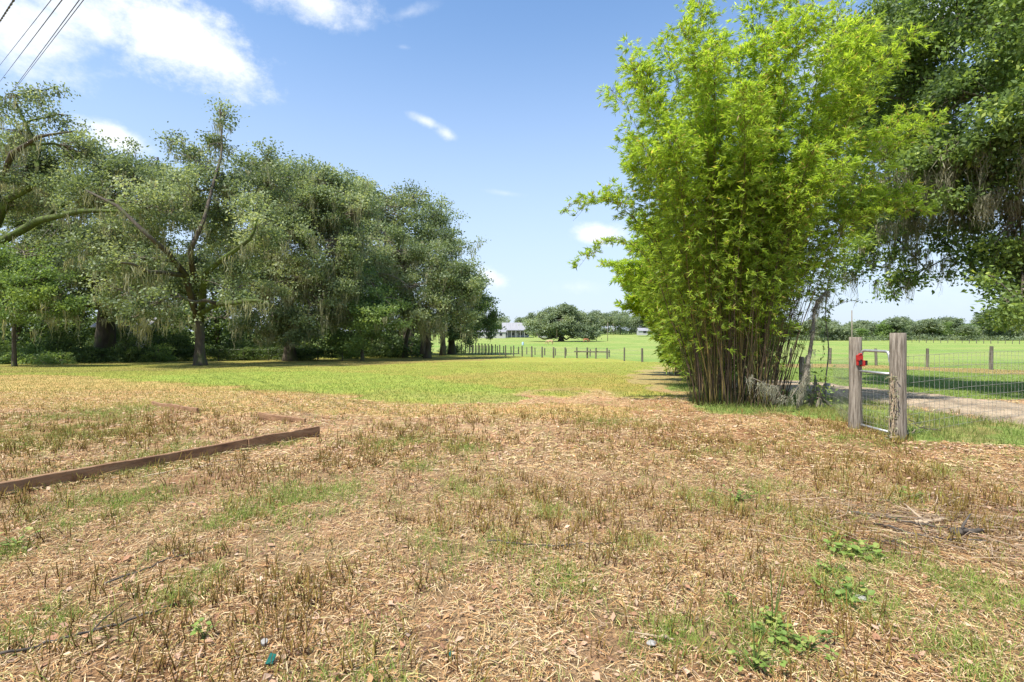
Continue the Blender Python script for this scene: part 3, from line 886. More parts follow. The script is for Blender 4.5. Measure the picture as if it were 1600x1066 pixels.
tree('oak_tree', 'dark thick-trunked oak standing back in the shade behind the shrubs at left', 'tree', 166, 50, .85, 6.0,
     [(120, 350, 70, 50, -1), (60, 400, 80, 45, 0), (200, 375, 60, 50, -1), (160, 430, 90, 40, -3), (240, 440, 60, 40, -2), (90, 460, 80, 30, -4), (205, 245, 26, 26, 0, .5), (235, 268, 34, 30, -2, .8), (40, 340, 60, 40, 0), (290, 400, 50, 60, 0), (130, 480, 60, 24, -5), (200, 480, 40, 24, -5), (60, 300, 60, 30, 0)],
     leaf=.24, dens=.8, moss=.35, seed=22, group=WG, limb_mat='bark_moss')
tree('oak_tree', 'forked oak standing alone in front of the wood with a mossy bough pointing right', 'tree', 312, 38, .36, 4.2,
     [(150, 305, 55, 34, -3), (205, 285, 60, 40, -2), (245, 330, 70, 46, -4), (290, 265, 34, 24, -1, .7), (268, 222, 22, 18, 0, .6), (175, 350, 55, 34, -3), (300, 335, 55, 50, 1), (345, 175, 14, 26, 0, .9), (343, 222, 22, 32, 0, .9), (352, 282, 34, 40, -1), (418, 238, 15, 30, 0, .9), (410, 292, 42, 42, -1), (400, 350, 52, 42, -3), (240, 405, 60, 34, -5), (200, 450, 44, 30, -4), (255, 470, 40, 26, -6), (215, 490, 36, 18, -6), (160, 380, 50, 36, -3), (370, 455, 40, 22, -4), (350, 340, 44, 40, -1), (385, 310, 36, 34, 1), (310, 255, 26, 22, 1), (370, 375, 34, 30, 1), (250, 290, 40, 30, 1), (355, 410, 46, 34, -2), (300, 300, 30, 40, -3)],
     leaf=.19, dens=.88, moss=.42, seed=23, group=WG, k=30, flare=1.7,
     limbs_px=[([(308, 500, 0), (290, 430, -3), (262, 395, -6), (232, 370, -7.5), (185, 322, -7.5), (140, 300, -7)], .24, .06, 'bark'),
               ([(312, 490, 0), (340, 475, -4), (380, 470, -7), (412, 474, -8)], .20, .10, 'bark_moss'),
               ([(315, 500, 0), (320, 430, -3), (352, 400, -5), (392, 372, -5.5), (405, 330, -5)], .24, .06, 'bark_moss'),
               ([(305, 440, -2), (296, 390, -5), (322, 340, -5), (345, 240, -1), (344, 170, 0)], .20, .04, 'bark'), ([(290, 430, -3), (240, 425, -7), (190, 410, -9)], .16, .06, 'bark')])
tree('oak_tree', 'grey-green oak thick with hanging moss, behind the lone forked oak and to its right', 'tree', 452, 50, .5, 6,
     [(475, 275, 46, 32, 0), (505, 285, 26, 26, -1), (440, 300, 52, 44, -1), (500, 340, 50, 48, -2), (450, 370, 60, 50, -3), (520, 400, 54, 52, -3), (460, 440, 60, 46, -4), (390, 440, 46, 44, -4), (415, 385, 50, 50, -3), (500, 465, 50, 34, -4), (430, 490, 50, 26, -5), (540, 350, 30, 50, 0), (475, 500, 44, 24, -5), (455, 525, 36, 16, -5), (400, 505, 40, 20, -5), (540, 440, 40, 40, -2), (420, 272, 46, 30, -1), (520, 305, 50, 38, -1), (555, 335, 46, 46, -1), (480, 320, 60, 46, -2)],
     leaf=.22, dens=.85, moss=.55, mlen=(.7, 2.6), seed=24, group=WG, k=28)
tree('oak_tree', 'tall oak with a ragged see-through top rising above the middle of the wood', 'tree', 640, 66, .7, 8,
     [(600, 318, 48, 24, 0, .9), (645, 312, 42, 20, 0, .8), (682, 338, 34, 24, 0, .8), (560, 305, 40, 28, 0, 1), (625, 345, 66, 36, -1), (690, 365, 30, 28, -1), (692, 362, 18, 12, 0, .7), (570, 310, 30, 26, 1, .9), (620, 360, 54, 26, -1), (665, 385, 50, 26, -1), (550, 350, 40, 46, 1), (590, 400, 50, 40, -1), (545, 285, 24, 16, 2, .7)],
     leaf=.28, dens=.72, moss=.25, mlen=(.6, 2.0), seed=25, group=WG, k=28, rcs=(.7, 1.25))
tree('oak_tree', 'broad leafy oak with several dark trunks below it at the right part of the wood', 'tree', 668, 58, .42, 4.5,
     [(625, 410, 50, 34, -3), (680, 415, 45, 36, -2), (640, 450, 46, 34, -5), (700, 450, 40, 36, -4), (665, 480, 40, 26, -5), (725, 425, 26, 36, -1), (720, 490, 26, 22, -3), (585, 430, 40, 40, -2), (655, 505, 30, 14, -5), (610, 380, 44, 30, -2), (735, 460, 24, 30, -2), (700, 385, 34, 20, 0)],
     leaf=.24, dens=.9, moss=.5, mlen=(.6, 2.4), seed=26, group=WG, mat='oak_leaf', k=28, rcs=(.6, 1.1), limbs_px=[([(660, 553, -1), (662, 520, -1), (650, 480, -2), (640, 450, -3)], .3, .14, 'bark')])
tree('oak_tree', 'small bushy light-green tree growing low in front of the wood', 'tree', 566, 50, .18, 1.6,
     [(545, 455, 34, 30, 0), (585, 450, 36, 32, 0), (560, 490, 50, 26, -1), (600, 495, 30, 26, -1), (525, 500, 28, 26, 0), (565, 525, 40, 20, -1), (598, 475, 30, 20, -1), (545, 535, 24, 14, -1), (515, 470, 26, 30, 1)],
     leaf=.20, dens=.95, moss=.08, seed=27, group=WG, mat='oak_leaf_green', k=28, rcs=(.5, .9))
tree('oak_tree', 'last oak at the right end of the wood with boughs drooping over the far fence', 'tree', 706, 74, .5, 6,
     [(735, 450, 26, 34, 0), (752, 480, 20, 30, -1), (768, 498, 14, 22, -1), (715, 500, 26, 26, -1), (740, 515, 14, 18, -2), (728, 528, 8, 14, -3, .8), (712, 530, 6, 12, -3, .8), (765, 520, 10, 10, -2, .8), (700, 470, 30, 40, 0)],
     leaf=.28, dens=.85, moss=.25, seed=28, group=WG, mat='oak_leaf_dark', k=28, rcs=(.6, 1.0))
tree('oak_tree', 'slim dark-trunked oak half hidden under the drooping moss left of the far fence', 'tree', 692, 68, .34, 5.5,
     [(680, 500, 24, 20, 0), (640, 500, 20, 14, 0), (690, 440, 24, 30, 2)], leaf=.28, dens=.8, moss=.6, mlen=(.8, 2.6), seed=29, group=WG, k=24, rcs=(.6, 1.0))
tree('oak_tree', 'thin leaning trunk with little foliage between the stouter oak trunks', 'tree', 632, 60, .25, 5.0,
     [(620, 470, 26, 20, 0), (640, 430, 24, 24, 0)], leaf=.26, dens=.8, moss=.3, seed=30, group=WG, lean=(1.0, 0), k=24)
tree('young_tree', 'fresh green broad-leaved young tree at the left edge under the big oak', 'tree', 22, 36, .14, 3.0,
     [(25, 400, 48, 22, 0), (60, 425, 42, 22, -1), (10, 440, 50, 26, -1), (75, 460, 40, 20, -1), (30, 478, 56, 20, -1), (-40, 430, 50, 50, 0), (110, 485, 30, 16, 0, .8)],
     leaf=.17, dens=.95, moss=.06, mlen=(.8, 2.0), seed=31, mat='oak_leaf_green', k=28, rcs=(.4, .8))

# darker trees that close the wood at the back
BG = 'shaded trees filling the back of the wood'
for i, (px, yy, tr_, lob, lb_) in enumerate([
    (30, 60, .4, [(-20, 430, 80, 60, 0), (60, 440, 70, 60, 0), (20, 500, 90, 34, -2)], 'shaded tree behind the young green tree at the left edge'),
    (215, 64, .4, [(180, 430, 70, 50, 0), (250, 440, 60, 55, 0), (215, 500, 90, 30, -2), (120, 500, 60, 30, -2)], 'shaded tree behind the dark thick-trunked oak'),
    (340, 62, .4, [(320, 430, 60, 60, 0), (380, 440, 50, 60, 0), (350, 500, 80, 32, -2)], 'shaded tree closing the gap behind the lone forked oak'),
    (455, 64, .4, [(440, 440, 60, 50, 0), (500, 450, 50, 55, 0), (460, 505, 80, 28, -2)], 'shaded tree behind the grey-green mossy oak'),
    (575, 72, .4, [(550, 440, 60, 50, 0), (610, 450, 50, 50, 0), (590, 505, 60, 26, -2), (650, 500, 40, 22, 0)], 'shaded tree behind the small light-green tree')]):
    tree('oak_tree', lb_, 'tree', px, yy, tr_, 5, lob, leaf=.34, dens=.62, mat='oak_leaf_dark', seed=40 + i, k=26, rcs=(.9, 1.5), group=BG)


def shrub(px, Y, w, h, mat, label, seed, leaf=.14, dens=1.0, name='shrub', group=None, k=30, X=None):
    rng = rs(seed); X0 = at(px, Y) if X is None else X; z0 = float(zg(X0, Y)); org = np.array([X0, Y, z0])
    root = empty(name, org, label, 'shrub', group)
    A = Acc()
    nc = int(34 * dens * max(1, w * h / 2.2)); u = norm(rng.randn(nc, 3)); u[:, 2] = abs(u[:, 2])
    c = org + u * (rng.rand(nc, 1) ** .45) * np.array([w / 2, w / 2.4, h * .9]) + [0, 0, h * .08]
    for q in range(9):
        e = c[rng.randint(nc)]; A.tube(bez(org + rng.randn(3) * [.15, .15, 0], (org + e) / 2 + [0, 0, .2 * h], e, 6), np.linspace(.035, .010, 6), 5, cap=False)
    A.build('stems', M['twig'], root, org=org)
    V, F, r = leaf_cloud(c, np.full(nc, .34), k, leaf, rng, crnd=np.clip(.45 + .28 * rng.randn(nc), 0, 1))
    make_mesh('foliage', V, F, M[mat], root, rnd=r, org=org)
    return root


SG = 'shrubs along the shaded foot of the wood'
sh = [(-30, 45, 4.5, 2.8, 'oak_leaf_dark', 'dark bush at the left edge below the young green tree'), (45, 44, 4.0, 1.7, 'oak_leaf_green', 'low light-green bush at the foot of the wood near the left edge'),
      (95, 46, 4.4, 3.4, 'oak_leaf_dark', 'tall dark bush left of the half hidden shed'), (135, 45, 3.4, 1.6, 'oak_leaf_dark', 'low dark bush in front of the half hidden shed'),
      (205, 46, 3.4, 2.6, 'oak_leaf_dark', 'dark bush at the foot of the thick dark trunk'), (250, 47, 3.4, 1.6, 'oak_leaf_green', 'light-green bush at the left end of the vine-covered fence'),
      (75, 41, 3.6, 1.0, 'oak_leaf_green', 'knee-high weedy bush in front of the tall dark bush'), (15, 41, 3.4, 1.0, 'oak_leaf_green', 'knee-high weedy bush at the left edge of the picture'),
      (180, 52, 4.2, 4.2, 'oak_leaf_dark', 'tall dark bush right beside the half hidden shed'), (385, 52, 3.6, 2.2, 'oak_leaf_dark', 'dark bush behind the vine-covered fence right of the lone oak'),
      (470, 52, 4.2, 2.0, 'oak_leaf_dark', 'wide dark bush behind the right part of the vine-covered fence'), (272, 52, 4.6, 3.4, 'oak_leaf_dark', 'dark bush behind the fence left of the lone oak'),
      (600, 60, 4.0, 1.9, 'oak_leaf_dark', 'dark bush behind the small light-green tree'), (545, 56, 3.8, 1.6, 'oak_leaf_green', 'light-green bush left of the small light-green tree'), (655, 70, 3.6, 1.6, 'oak_leaf_green', 'sunlit bush seen between the oak trunks'), (705, 78, 4.2, 1.5, 'oak_leaf_dark', 'low dark bush at the left end of the far post fence')]
for i, (px, yy, w_, h_, mt, lb_) in enumerate(sh):
    shrub(px, yy, w_, h_, mt, lb_, 60 + i, leaf=.17, group=SG)

# deep undergrowth that closes the wood
rng = rs(78); nn = 1900
p_ = rng.uniform(-260, 665, nn); y_ = 56 + rng.rand(nn) * 20 + np.clip((p_ - 500) / 40, 0, 6)
cc = np.stack([at(p_, y_), y_, zb(y_) + .2 + (4.6 + 1.2 * np.sin(p_ / 37)) * rng.rand(nn) ** 1.2 * np.where(p_ > 600, .6, 1)], 1)
V, F, r = leaf_cloud(cc, .7 + .5 * rng.rand(nn), 42, .36, rng, crnd=np.clip(.4 + .3 * rng.randn(nn), 0, 1), lw=.6)
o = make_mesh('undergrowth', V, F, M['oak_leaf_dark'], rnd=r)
tag(o, 'deep dark undergrowth filling the wood behind the vine-covered fence', 'undergrowth', kind='stuff')

# vine-covered fence
r_ = rs(77)
A0, A1 = np.array([at(100, 49), 49.0]), np.array([at(535, 51), 51.0])
org = np.array([A0[0], A0[1], float(zg(*A0))])
vf = empty('vine_covered_fence', org, 'low wire fence smothered in dark vines running behind the lone forked oak', 'fence')
npst = 12
for i in range(npst):
    q = A0 + (A1 - A0) * i / (npst - 1); z = float(zg(*q))
    Acc().tube([[q[0], q[1], z - .1], [q[0], q[1], z + .6], [q[0], q[1], z + 1.15]], .05, 7).build('post', M['old_post'], vf, org=org)
W_ = Acc()
for h in (.25, .55, .85, 1.1):
    W_.tube([[*(A0 + (A1 - A0) * s), float(zg(*(A0 + (A1 - A0) * s))) + h] for s in np.linspace(0, 1, 20)], .012, 4)
W_.build('wire', M['wire'], vf, org=org)
s = r_.rand(620); q = A0 + (A1 - A0) * s[:, None]
cz = zg(q[:, 0], q[:, 1]) + 1.2 * r_.rand(620) ** .6
V, F, r = leaf_cloud(np.stack([q[:, 0], q[:, 1] + r_.randn(620) * .12, cz], 1), np.full(620, .26), 34, .14, r_, crnd=np.clip(.4 + .3 * r_.randn(620), 0, 1), bias=.3)
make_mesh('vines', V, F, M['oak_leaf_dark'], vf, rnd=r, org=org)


# half hidden shed in the wood
def gable_house(name, label, cat, cx, cy, w, d, h, rh, wall, roof, wins, rot=0.0, over=.4, z=None, porch=False, door=None, group=None, louvre=False):
    z0 = float(zg(cx, cy)) if z is None else z
    root = empty(name, (cx, cy, z0), label, cat, group); root.rotation_euler.z = rot
    A = Acc(); A.box((0, 0, h / 2), (w, d, h))
    for s_ in (-1, 1):
        x = s_ * w / 2
        A.add([[x, -d / 2, h], [x, d / 2, h], [x, 0, h + rh]], F3=[[0, 1, 2]])
    A.build('wall', M[wall], root)
    B = Acc(); t = .1
    for s_ in (-1, 1):
        y1 = s_ * (d / 2 + over); zz = h - rh * over / (d / 2) + .06
        V = [[-w / 2 - over, 0, h + rh + .06], [w / 2 + over, 0, h + rh + .06], [w / 2 + over, y1, zz], [-w / 2 - over, y1, zz]]
        V += [[a_, b_, c_ + t] for a_, b_, c_ in V]
        B.add(V, [[0, 1, 2, 3], [4, 7, 6, 5], [0, 4, 5, 1], [2, 6, 7, 3], [1, 5, 6, 2], [0, 3, 7, 4]])
    B.build('roof', M[roof], root)
    for (wx, wz, ww, wh) in wins:
        f = Acc().box((wx, -d / 2 - .02, wz), (ww + .16, .08, wh + .16)).build('window', M['white_paint'], root)
        Acc().box((wx, -d / 2 - .055, wz), (ww, .03, wh)).build('pane', M['dark_glass'], f)
    if door:
        Acc().box((door[0], -d / 2 - .03, 1.0), (door[1], .06, 2.0)).build('door', M['white_paint'], root)
    if porch:
        P_ = Acc(); P_.add([[-w / 2, -d / 2 - .1, h - .1], [w / 2, -d / 2 - .1, h - .1], [w / 2, -d / 2 - 3, h - .7], [-w / 2, -d / 2 - 3, h - .7],
                            [-w / 2, -d / 2 - .1, h], [w / 2, -d / 2 - .1, h], [w / 2, -d / 2 - 3, h - .6], [-w / 2, -d / 2 - 3, h - .6]],
                           [[0, 3, 2, 1], [4, 5, 6, 7], [0, 1, 5, 4], [2, 3, 7, 6], [1, 2, 6, 5], [0, 4, 7, 3]])
        P_.build('porch_roof', M[roof], root)
        for k_ in range(7):
            Acc().box((-w / 2 + .2 + k_ * (w - .4) / 6, -d / 2 - 2.8, (h - .7) / 2), (.16, .16, h - .72)).build('porch_post', M['white_paint'], root)
    return root


gable_house('shed', 'small white shed half hidden behind the dark bushes at left', 'shed', at(190, 57), 58.5, 5.2, 3.5, 2.7, .9, 'white_paint', 'metal_roof', [(-1.2, 1.7, 1.2, .9)], rot=.1, z=float(zb(57)) + .9)
gable_house('farmhouse', 'long low grey farmhouse with a pale metal roof and porch beyond the field', 'house', at(806, 250), 254, 13.0, 8, 4.2, 3.0, 'grey_wall', 'metal_roof', [(-4.6, 1.8, 1.4, 1.3), (-1.4, 1.8, 1.2, 1.3), (2.2, 1.8, 1.6, 1.3), (4.8, 1.8, 1.4, 1.3)], porch=True, door=(.4, 1.1), z=float(zb(250)))
gable_house('mobile_home', 'white single-storey home glimpsed under the drooping oak left of the farmhouse', 'house', at(768, 236), 240, 13, 5, 2.9, 1.0, 'white_paint', 'metal_roof', [(-4.5, 1.8, 1.4, 1.1), (-1.8, 1.8, 1.4, 1.1), (1.5, 1.8, 1.4, 1.1), (4.3, 1.8, 1.2, 1.1)], z=float(zb(236)))
gable_house('barn', 'little white barn beyond the field partly behind the bamboo leaves', 'barn', at(1007, 270), 272, 6, 5, 2.4, 1.3, 'white_paint', 'metal_roof', [(0, 1.7, 1.6, 1.2)], z=float(zb(270)) + .6)
gable_house('shed', 'tiny white shed seen under the spreading far oak', 'shed', at(848, 245), 246, 4.4, 4, 2.3, 1.0, 'white_paint', 'metal_roof', [(0, 1.5, 1.2, .9)], z=float(zb(245)) + .2)

# the spreading oak in the field
tree('spreading_oak', 'wide spreading oak standing alone in the middle of the far field', 'tree', 877, 192, 1.0, 5.2,
     [(876, 515, 18, 8, -1), (868, 520, 9, 5, 1), (845, 508, 17, 14, -2), (862, 492, 20, 12, 0), (888, 487, 20, 12, 0), (905, 500, 18, 14, 1), (920, 510, 14, 13, 0), (875, 505, 24, 14, -4), (846, 520, 13, 7, -4), (905, 520, 14, 7, -4), (832, 516, 9, 8, 0), (898, 515, 18, 10, -4), (852, 517, 14, 7, -3), (930, 520, 6, 6, 0), (915, 522, 10, 5, -2)],
     leaf=.62, dens=2.0, mat='far_leaf', seed=51, k=34, rcs=(1.2, 2.0), rbase=1.0,
     limbs_px=[([(876, 524, 0), (862, 528, -3), (850, 530.5, -6), (842, 526, -7), (836, 520, -7)], .4, .15, 'bark'), ([(879, 526, 0), (885, 531, -3), (892, 527, -5), (900, 528, -6), (908, 524, -6)], .35, .13, 'bark')])
# tyre swing
X_, Y_ = at(870.0, 183), 183; z_ = float(zg(X_, Y_))
ts = empty('tyre_swing', (X_, Y_, z_ + .6), 'black tyre hanging upright beside the trunk of the spreading far oak', 'swing')
A = Acc(); n_ = 20; th = np.linspace(0, 2 * np.pi, n_ + 1)
A.tube(np.stack([X_ + .42 * np.cos(th), np.full(n_ + 1, Y_), z_ + 1.5 + .42 * np.sin(th)], 1), .12, 8, cap=False).build('tyre', M['rubber'], ts, org=(X_, Y_, z_ + .6), smooth=True)
Acc().tube([[X_, Y_, z_ + 1.95], [X_, Y_, z_ + 3.2], [X_, Y_, z_ + 4.6]], .03, 5).build('rope', M['pale_stick'], ts, org=(X_, Y_, z_ + .6))

# ---- far treeline: a few trees copied along the edge of the field
FG = 'trees of the far treeline'


def far_tree(seed, h, w, Y, px, mat):
    rng = rs(seed); X0 = at(px, Y); z0 = float(zb(Y)); org = np.array([X0, Y, z0])
    root = empty('treeline_tree', org)
    Acc().tube(wobble(bez(org - [0, 0, .3], org + [0, 0, h * .3], org + [0, 0, h * .62], 7), .3, rng), np.linspace(.3, .14, 7), 7).build('trunk', M['bark'], root, org=org, smooth=True)
    nl = 7; CL = []; 
    for q in range(nl):
        c0 = org + np.array([rng.randn() * w * .24, rng.randn() * w * .2, h * (.34 + .46 * rng.rand())]); nc = 16
        CL.append(c0 + norm(rng.randn(nc, 3)) * (rng.rand(nc, 1) ** .4) * np.array([w * .27, w * .25, h * .19]))
    CL.append(org + np.stack([rng.randn(12) * w * .26, rng.randn(12) * w * .2, h * (.10 + .15 * rng.rand(12))], 1))
    CL = np.concatenate(CL)
    V, F, r = leaf_cloud(CL, np.full(len(CL), 1.15), 30, .75, rng, crnd=np.clip(.48 + .27 * rng.randn(len(CL)), 0, 1))
    make_mesh('crown', V, F, M[mat], root, rnd=r, org=org)
    return root


def copy_tree(o, parent=None):
    c = o.copy(); COL.objects.link(c)
    if parent is not None: c.parent = parent
    for ch in list(o.children): copy_tree(ch, c)
    return c


protos = [far_tree(90, 10.5, 9.5, 215, 1300, 'far_leaf'), far_tree(91, 9.0, 10.5, 215, 1345, 'far_leaf'), far_tree(92, 11.5, 8.5, 215, 1395, 'far_leaf'),
          far_tree(93, 8.2, 9.0, 215, 1440, 'oak_leaf_green'), far_tree(94, 12.5, 10.5, 330, 1000, 'far_leaf')]
rng = rs(99); used = set()
spots = []
for px in np.arange(1210, 1640, 15.5): spots.append((px + rng.randn() * 3, 212 + rng.randn() * 5, .78 + .22 * rng.rand(), rng.randint(4)))
for px in np.arange(1640, 2300, 40): spots.append((px, 205 + rng.randn() * 6, 1.0, rng.randint(4)))
for px in np.arange(1215, 1640, 22): spots.append((px + rng.randn() * 3, 232 + rng.randn() * 5, .85 + .25 * rng.rand(), rng.randint(4)))
for px in np.arange(905, 1130, 11.0): spots.append((px + rng.randn() * 2, 322 + rng.randn() * 6, .98 + .22 * rng.rand(), [4, 4, 2, 0][rng.randint(4)]))
for px in np.arange(740, 850, 12.0): spots.append((px + rng.randn() * 2, 292 + rng.randn() * 6, .92 + .2 * rng.rand(), [4, 1, 2, 0][rng.randint(4)]))
for px in np.arange(560, 745, 26.0): spots.append((px + rng.randn() * 2, 300, 1.0, rng.randint(4)))
for px in np.arange(900, 1140, 17.0): spots.append((px + rng.randn() * 2, 345, 1.15, 4))
for (px, yy, sc, k_) in spots:
    o = protos[k_] if k_ not in used else copy_tree(protos[k_])
    used.add(k_)
    X_ = at(px, yy); o.location = (X_, yy, float(zb(yy)) - .1); o.scale = (sc * (.9 + .3 * rng.rand()), sc, sc * (.78 + .42 * rng.rand())); o.rotation_euler.z = rng.rand() * 6.28
    if px > 1150: lb = 'rounded tree in the hazy treeline beyond the gate and the right-hand field'
    elif px > 860: lb = 'tall dark tree in the treeline between the spreading oak and the bamboo'
    else: lb = 'tree in the treeline behind the farmhouse at the left of the far field'
    tag(o, lb, 'tree', FG + (' beyond the gate' if px > 1150 else ' right of the spreading oak' if px > 860 else ' behind the farmhouse'))
# undergrowth at the treeline's foot
rng = rs(101)
cc = []
for (a_, b_, yy, h_) in [(1180, 1650, 207, 1.9), (900, 1140, 314, 6.5), (700, 860, 285, 2.6), (1640, 2400, 200, 2.5)]:
    nn = int((b_ - a_) * 1.5); p_ = rng.uniform(a_, b_, nn); y_ = yy + rng.randn(nn) * 3
    cc.append(np.stack([at(p_, y_), y_, zb(y_) + h_ * rng.rand(nn)], 1))
cc = np.concatenate(cc)
V, F, r = leaf_cloud(cc, np.full(len(cc), 1.2), 12, .6, rng, crnd=np.clip(.35 + .25 * rng.randn(len(cc)), 0, 1))
o = make_mesh('undergrowth', V, F, M['far_leaf'], rnd=r)
tag(o, 'dark undergrowth along the foot of the far treeline', 'undergrowth', kind='stuff')


# ------------------------------------------------------------------ the near oak at the right
def near_oak():
    rng = rs(5)
    Yt = 13.5; X0 = 17.0; z0 = float(zg(X0, Yt)); org = np.array([X0, Yt, z0])
    root = empty('oak_tree', org, 'huge dark oak overhanging from the right edge with long grey moss below it', 'tree')
    F0 = org + np.array([-.6, 0, 4.2])
    tp = wobble(bez(org - [0, 0, .3], org + [.2, 0, 2.4], F0, 12), .2, rng)
    hr = np.linspace(0, 1, 12)
    Acc().tube(tp, .75 * (1 - .25 * hr) + .4 * np.exp(-hr * 9), 16, wob=.2, rng=rng).build('trunk', M['bark'], root, org=org, smooth=True)
    # (col,row,half w,half h,depth,density,moss)
    L_ = [(1400, 50, 60, 50, 16, 1.25, 0), (1480, 40, 70, 60, 14, 1.2, 0), (1570, 60, 70, 60, 12.5, 1.2, 0), (1350, 120, 40, 70, 17, 1.1, 0), (1420, 140, 60, 50, 15, 1.2, 0), (1500, 150, 70, 52, 13, 1.2, 0),
          (1590, 170, 60, 55, 12, 1.2, .3), (1600, 105, 60, 60, 14, 1.3, 0), (1560, 20, 60, 40, 14, 1.2, 0), (1430, 215, 55, 38, 14.5, 1.2, .3), (1520, 235, 70, 36, 13, 1.2, .6), (1600, 262, 55, 40, 12.5, 1.2, .9), (1385, 240, 36, 50, 16, 1.1, .5),
          (1400, 310, 44, 30, 16, .85, 1.6), (1470, 292, 46, 22, 14.5, .9, 1.4), (1550, 305, 60, 24, 13, 1.0, 1.7), (1365, 360, 30, 36, 17, .8, 1.4), (1405, 380, 24, 34, 16, .7, 1.4), (1420, 335, 40, 24, 15, .6, 1.2),
          (1398, 440, 16, 20, 15.5, 1.4, .8), (1430, 432, 9, 20, 15.5, 1.2, .7), (1470, 375, 18, 46, 14.5, .55, 1.5), (1492, 415, 11, 20, 14.5, .9, .7), (1340, 400, 24, 36, 16.5, .7, .6), (1590, 360, 48, 56, 13, 1.2, .8), (1590, 430, 50, 42, 13.5, 1.3, .3), (1592, 478, 46, 26, 13.5, 1.3, .1), (1560, 400, 30, 40, 14, 1.1, .5),
          (1572, 470, 26, 24, 12, 1.0, .1), (1600, 490, 26, 16, 12, 1.0, 0), (1548, 432, 14, 12, 12.5, .8, .2), (1340, 420, 22, 24, 17, .7, .8), (1330, 300, 30, 60, 17.5, .9, .6), (1370, 180, 50, 60, 17, 1.1, .2), (1340, 60, 50, 60, 18, 1.1, 0), (1440, 255, 50, 30, 14, 1.1, .8), (1500, 270, 60, 26, 13.5, 1.1, 1.0), (1440, 100, 60, 60, 15, 1.1, 0),
          (1720, 100, 90, 90, 11, .45, .2), (1720, 300, 80, 80, 12, .45, .4), (1500, -80, 120, 70, 13, .45, 0), (1700, -100, 120, 90, 12, .35, 0), (1900, 100, 120, 140, 14, .3, .2), (1380, -60, 70, 50, 16, .6, 0), (1800, 380, 90, 70, 12, .35, .2)]
    tw = Acc(); CL = []; RC = []; CR = []; MP = []; ML = []; POOL = tp[-5:].copy(); PRAD = np.full(5, .5)
    L_.sort(key=lambda l: -l[0] + abs(l[1] - 250) * .3)
    for li, (cx, cy, rw, rh, yy, dd, ms) in enumerate(L_):
        c0 = np.array([at(cx, yy), yy, EYE + (HOR - cy) / FPX * yy]); rx, rz = rw / FPX * yy, rh / FPX * yy; ry = (rx + rz) * .7
        pi_ = int(np.argmin(np.linalg.norm(POOL - c0, axis=1))); fs = POOL[pi_]; vec = c0 - fs; dist = np.linalg.norm(vec)
        midp = fs + vec * .5 + np.array([0, 0, .16 * dist * (1 if vec[2] < 2 else .2)]) + rng.randn(3) * .05 * dist
        lp = wobble(bez(fs, midp, c0 + vec / dist * min(rx, rz) * .3, 14), .05 * dist, rng)
        lr = np.linspace(min(PRAD[pi_] * .8, .05 + .02 * dist), .02, 14); POOL = np.vstack([POOL, lp[3:11]]); PRAD = np.append(PRAD, lr[3:11]); Acc().tube(lp, lr, 8, wob=.2, rng=rng).build('limb', M['bark'], root, org=org, smooth=True)
        nc = int(max(6, dd * 5.0 * (rx * rz + rx * ry * .6 + ry * rz * .6) / .13))
        ns_ = max(5, int(nc / 11)); u = norm(rng.randn(ns_, 3)); sc_ = u * (rng.rand(ns_, 1) ** .42) * np.array([rx, ry, rz]) * (1 + .14 * rng.randn(ns_, 1)); ic = rng.randint(0, ns_, nc)
        c = c0 + sc_[ic] + rng.randn(nc, 3) * np.array([rx, ry, rz * .8]) * min(.26, .7 / math.sqrt(ns_))
        CL.append(c); RC.append(.24 + .26 * rng.rand(nc)); CR.append(np.clip(.42 + .2 * rng.randn(nc) + .10 * rng.randn() + (.22 * (rng.rand(nc) < .10)), .03, 1))
        for q in range(0, nc, 3):
            p_ = lp[rng.randint(6, 14)]; mid_ = (p_ + c[q]) / 2 + np.array([0, 0, .1]) + rng.randn(3) * .1
            tw.tube(bez(p_, mid_, c[q], 5), np.linspace(.014 + .004 * np.linalg.norm(c[q] - p_), .004, 5), 4, cap=False)
        nm = int(ms * 20 * rx)
        if nm:
            u = rng.rand(nm, 3) * 2 - 1
            MP.append(c0 + u * np.array([rx, ry, rz * .6]) - np.array([0, 0, rz * .3])); ML.append((.35 + 1.55 * rng.rand(nm) ** 1.7) * (1 if cy < 330 else .6))
    tw.build('twigs', M['twig'], root, org=org)
    CL = np.concatenate(CL); RC = np.concatenate(RC); CR = np.concatenate(CR)
    V, F, r = leaf_cloud(CL, RC, 40, .115, rng, crnd=CR, flat=.6, lw=.55)
    make_mesh('crown', V, F, M['near_oak_leaf'], root, rnd=r, org=org)
    MP = np.concatenate(MP); ML = np.concatenate(ML)
    V, F, r = moss_strands(MP, ML, rng, k=34, w=(.005, .022), spread=.12)
    make_mesh('hanging_moss', V, F, M['moss_near'], root, rnd=r, org=org)


near_oak()


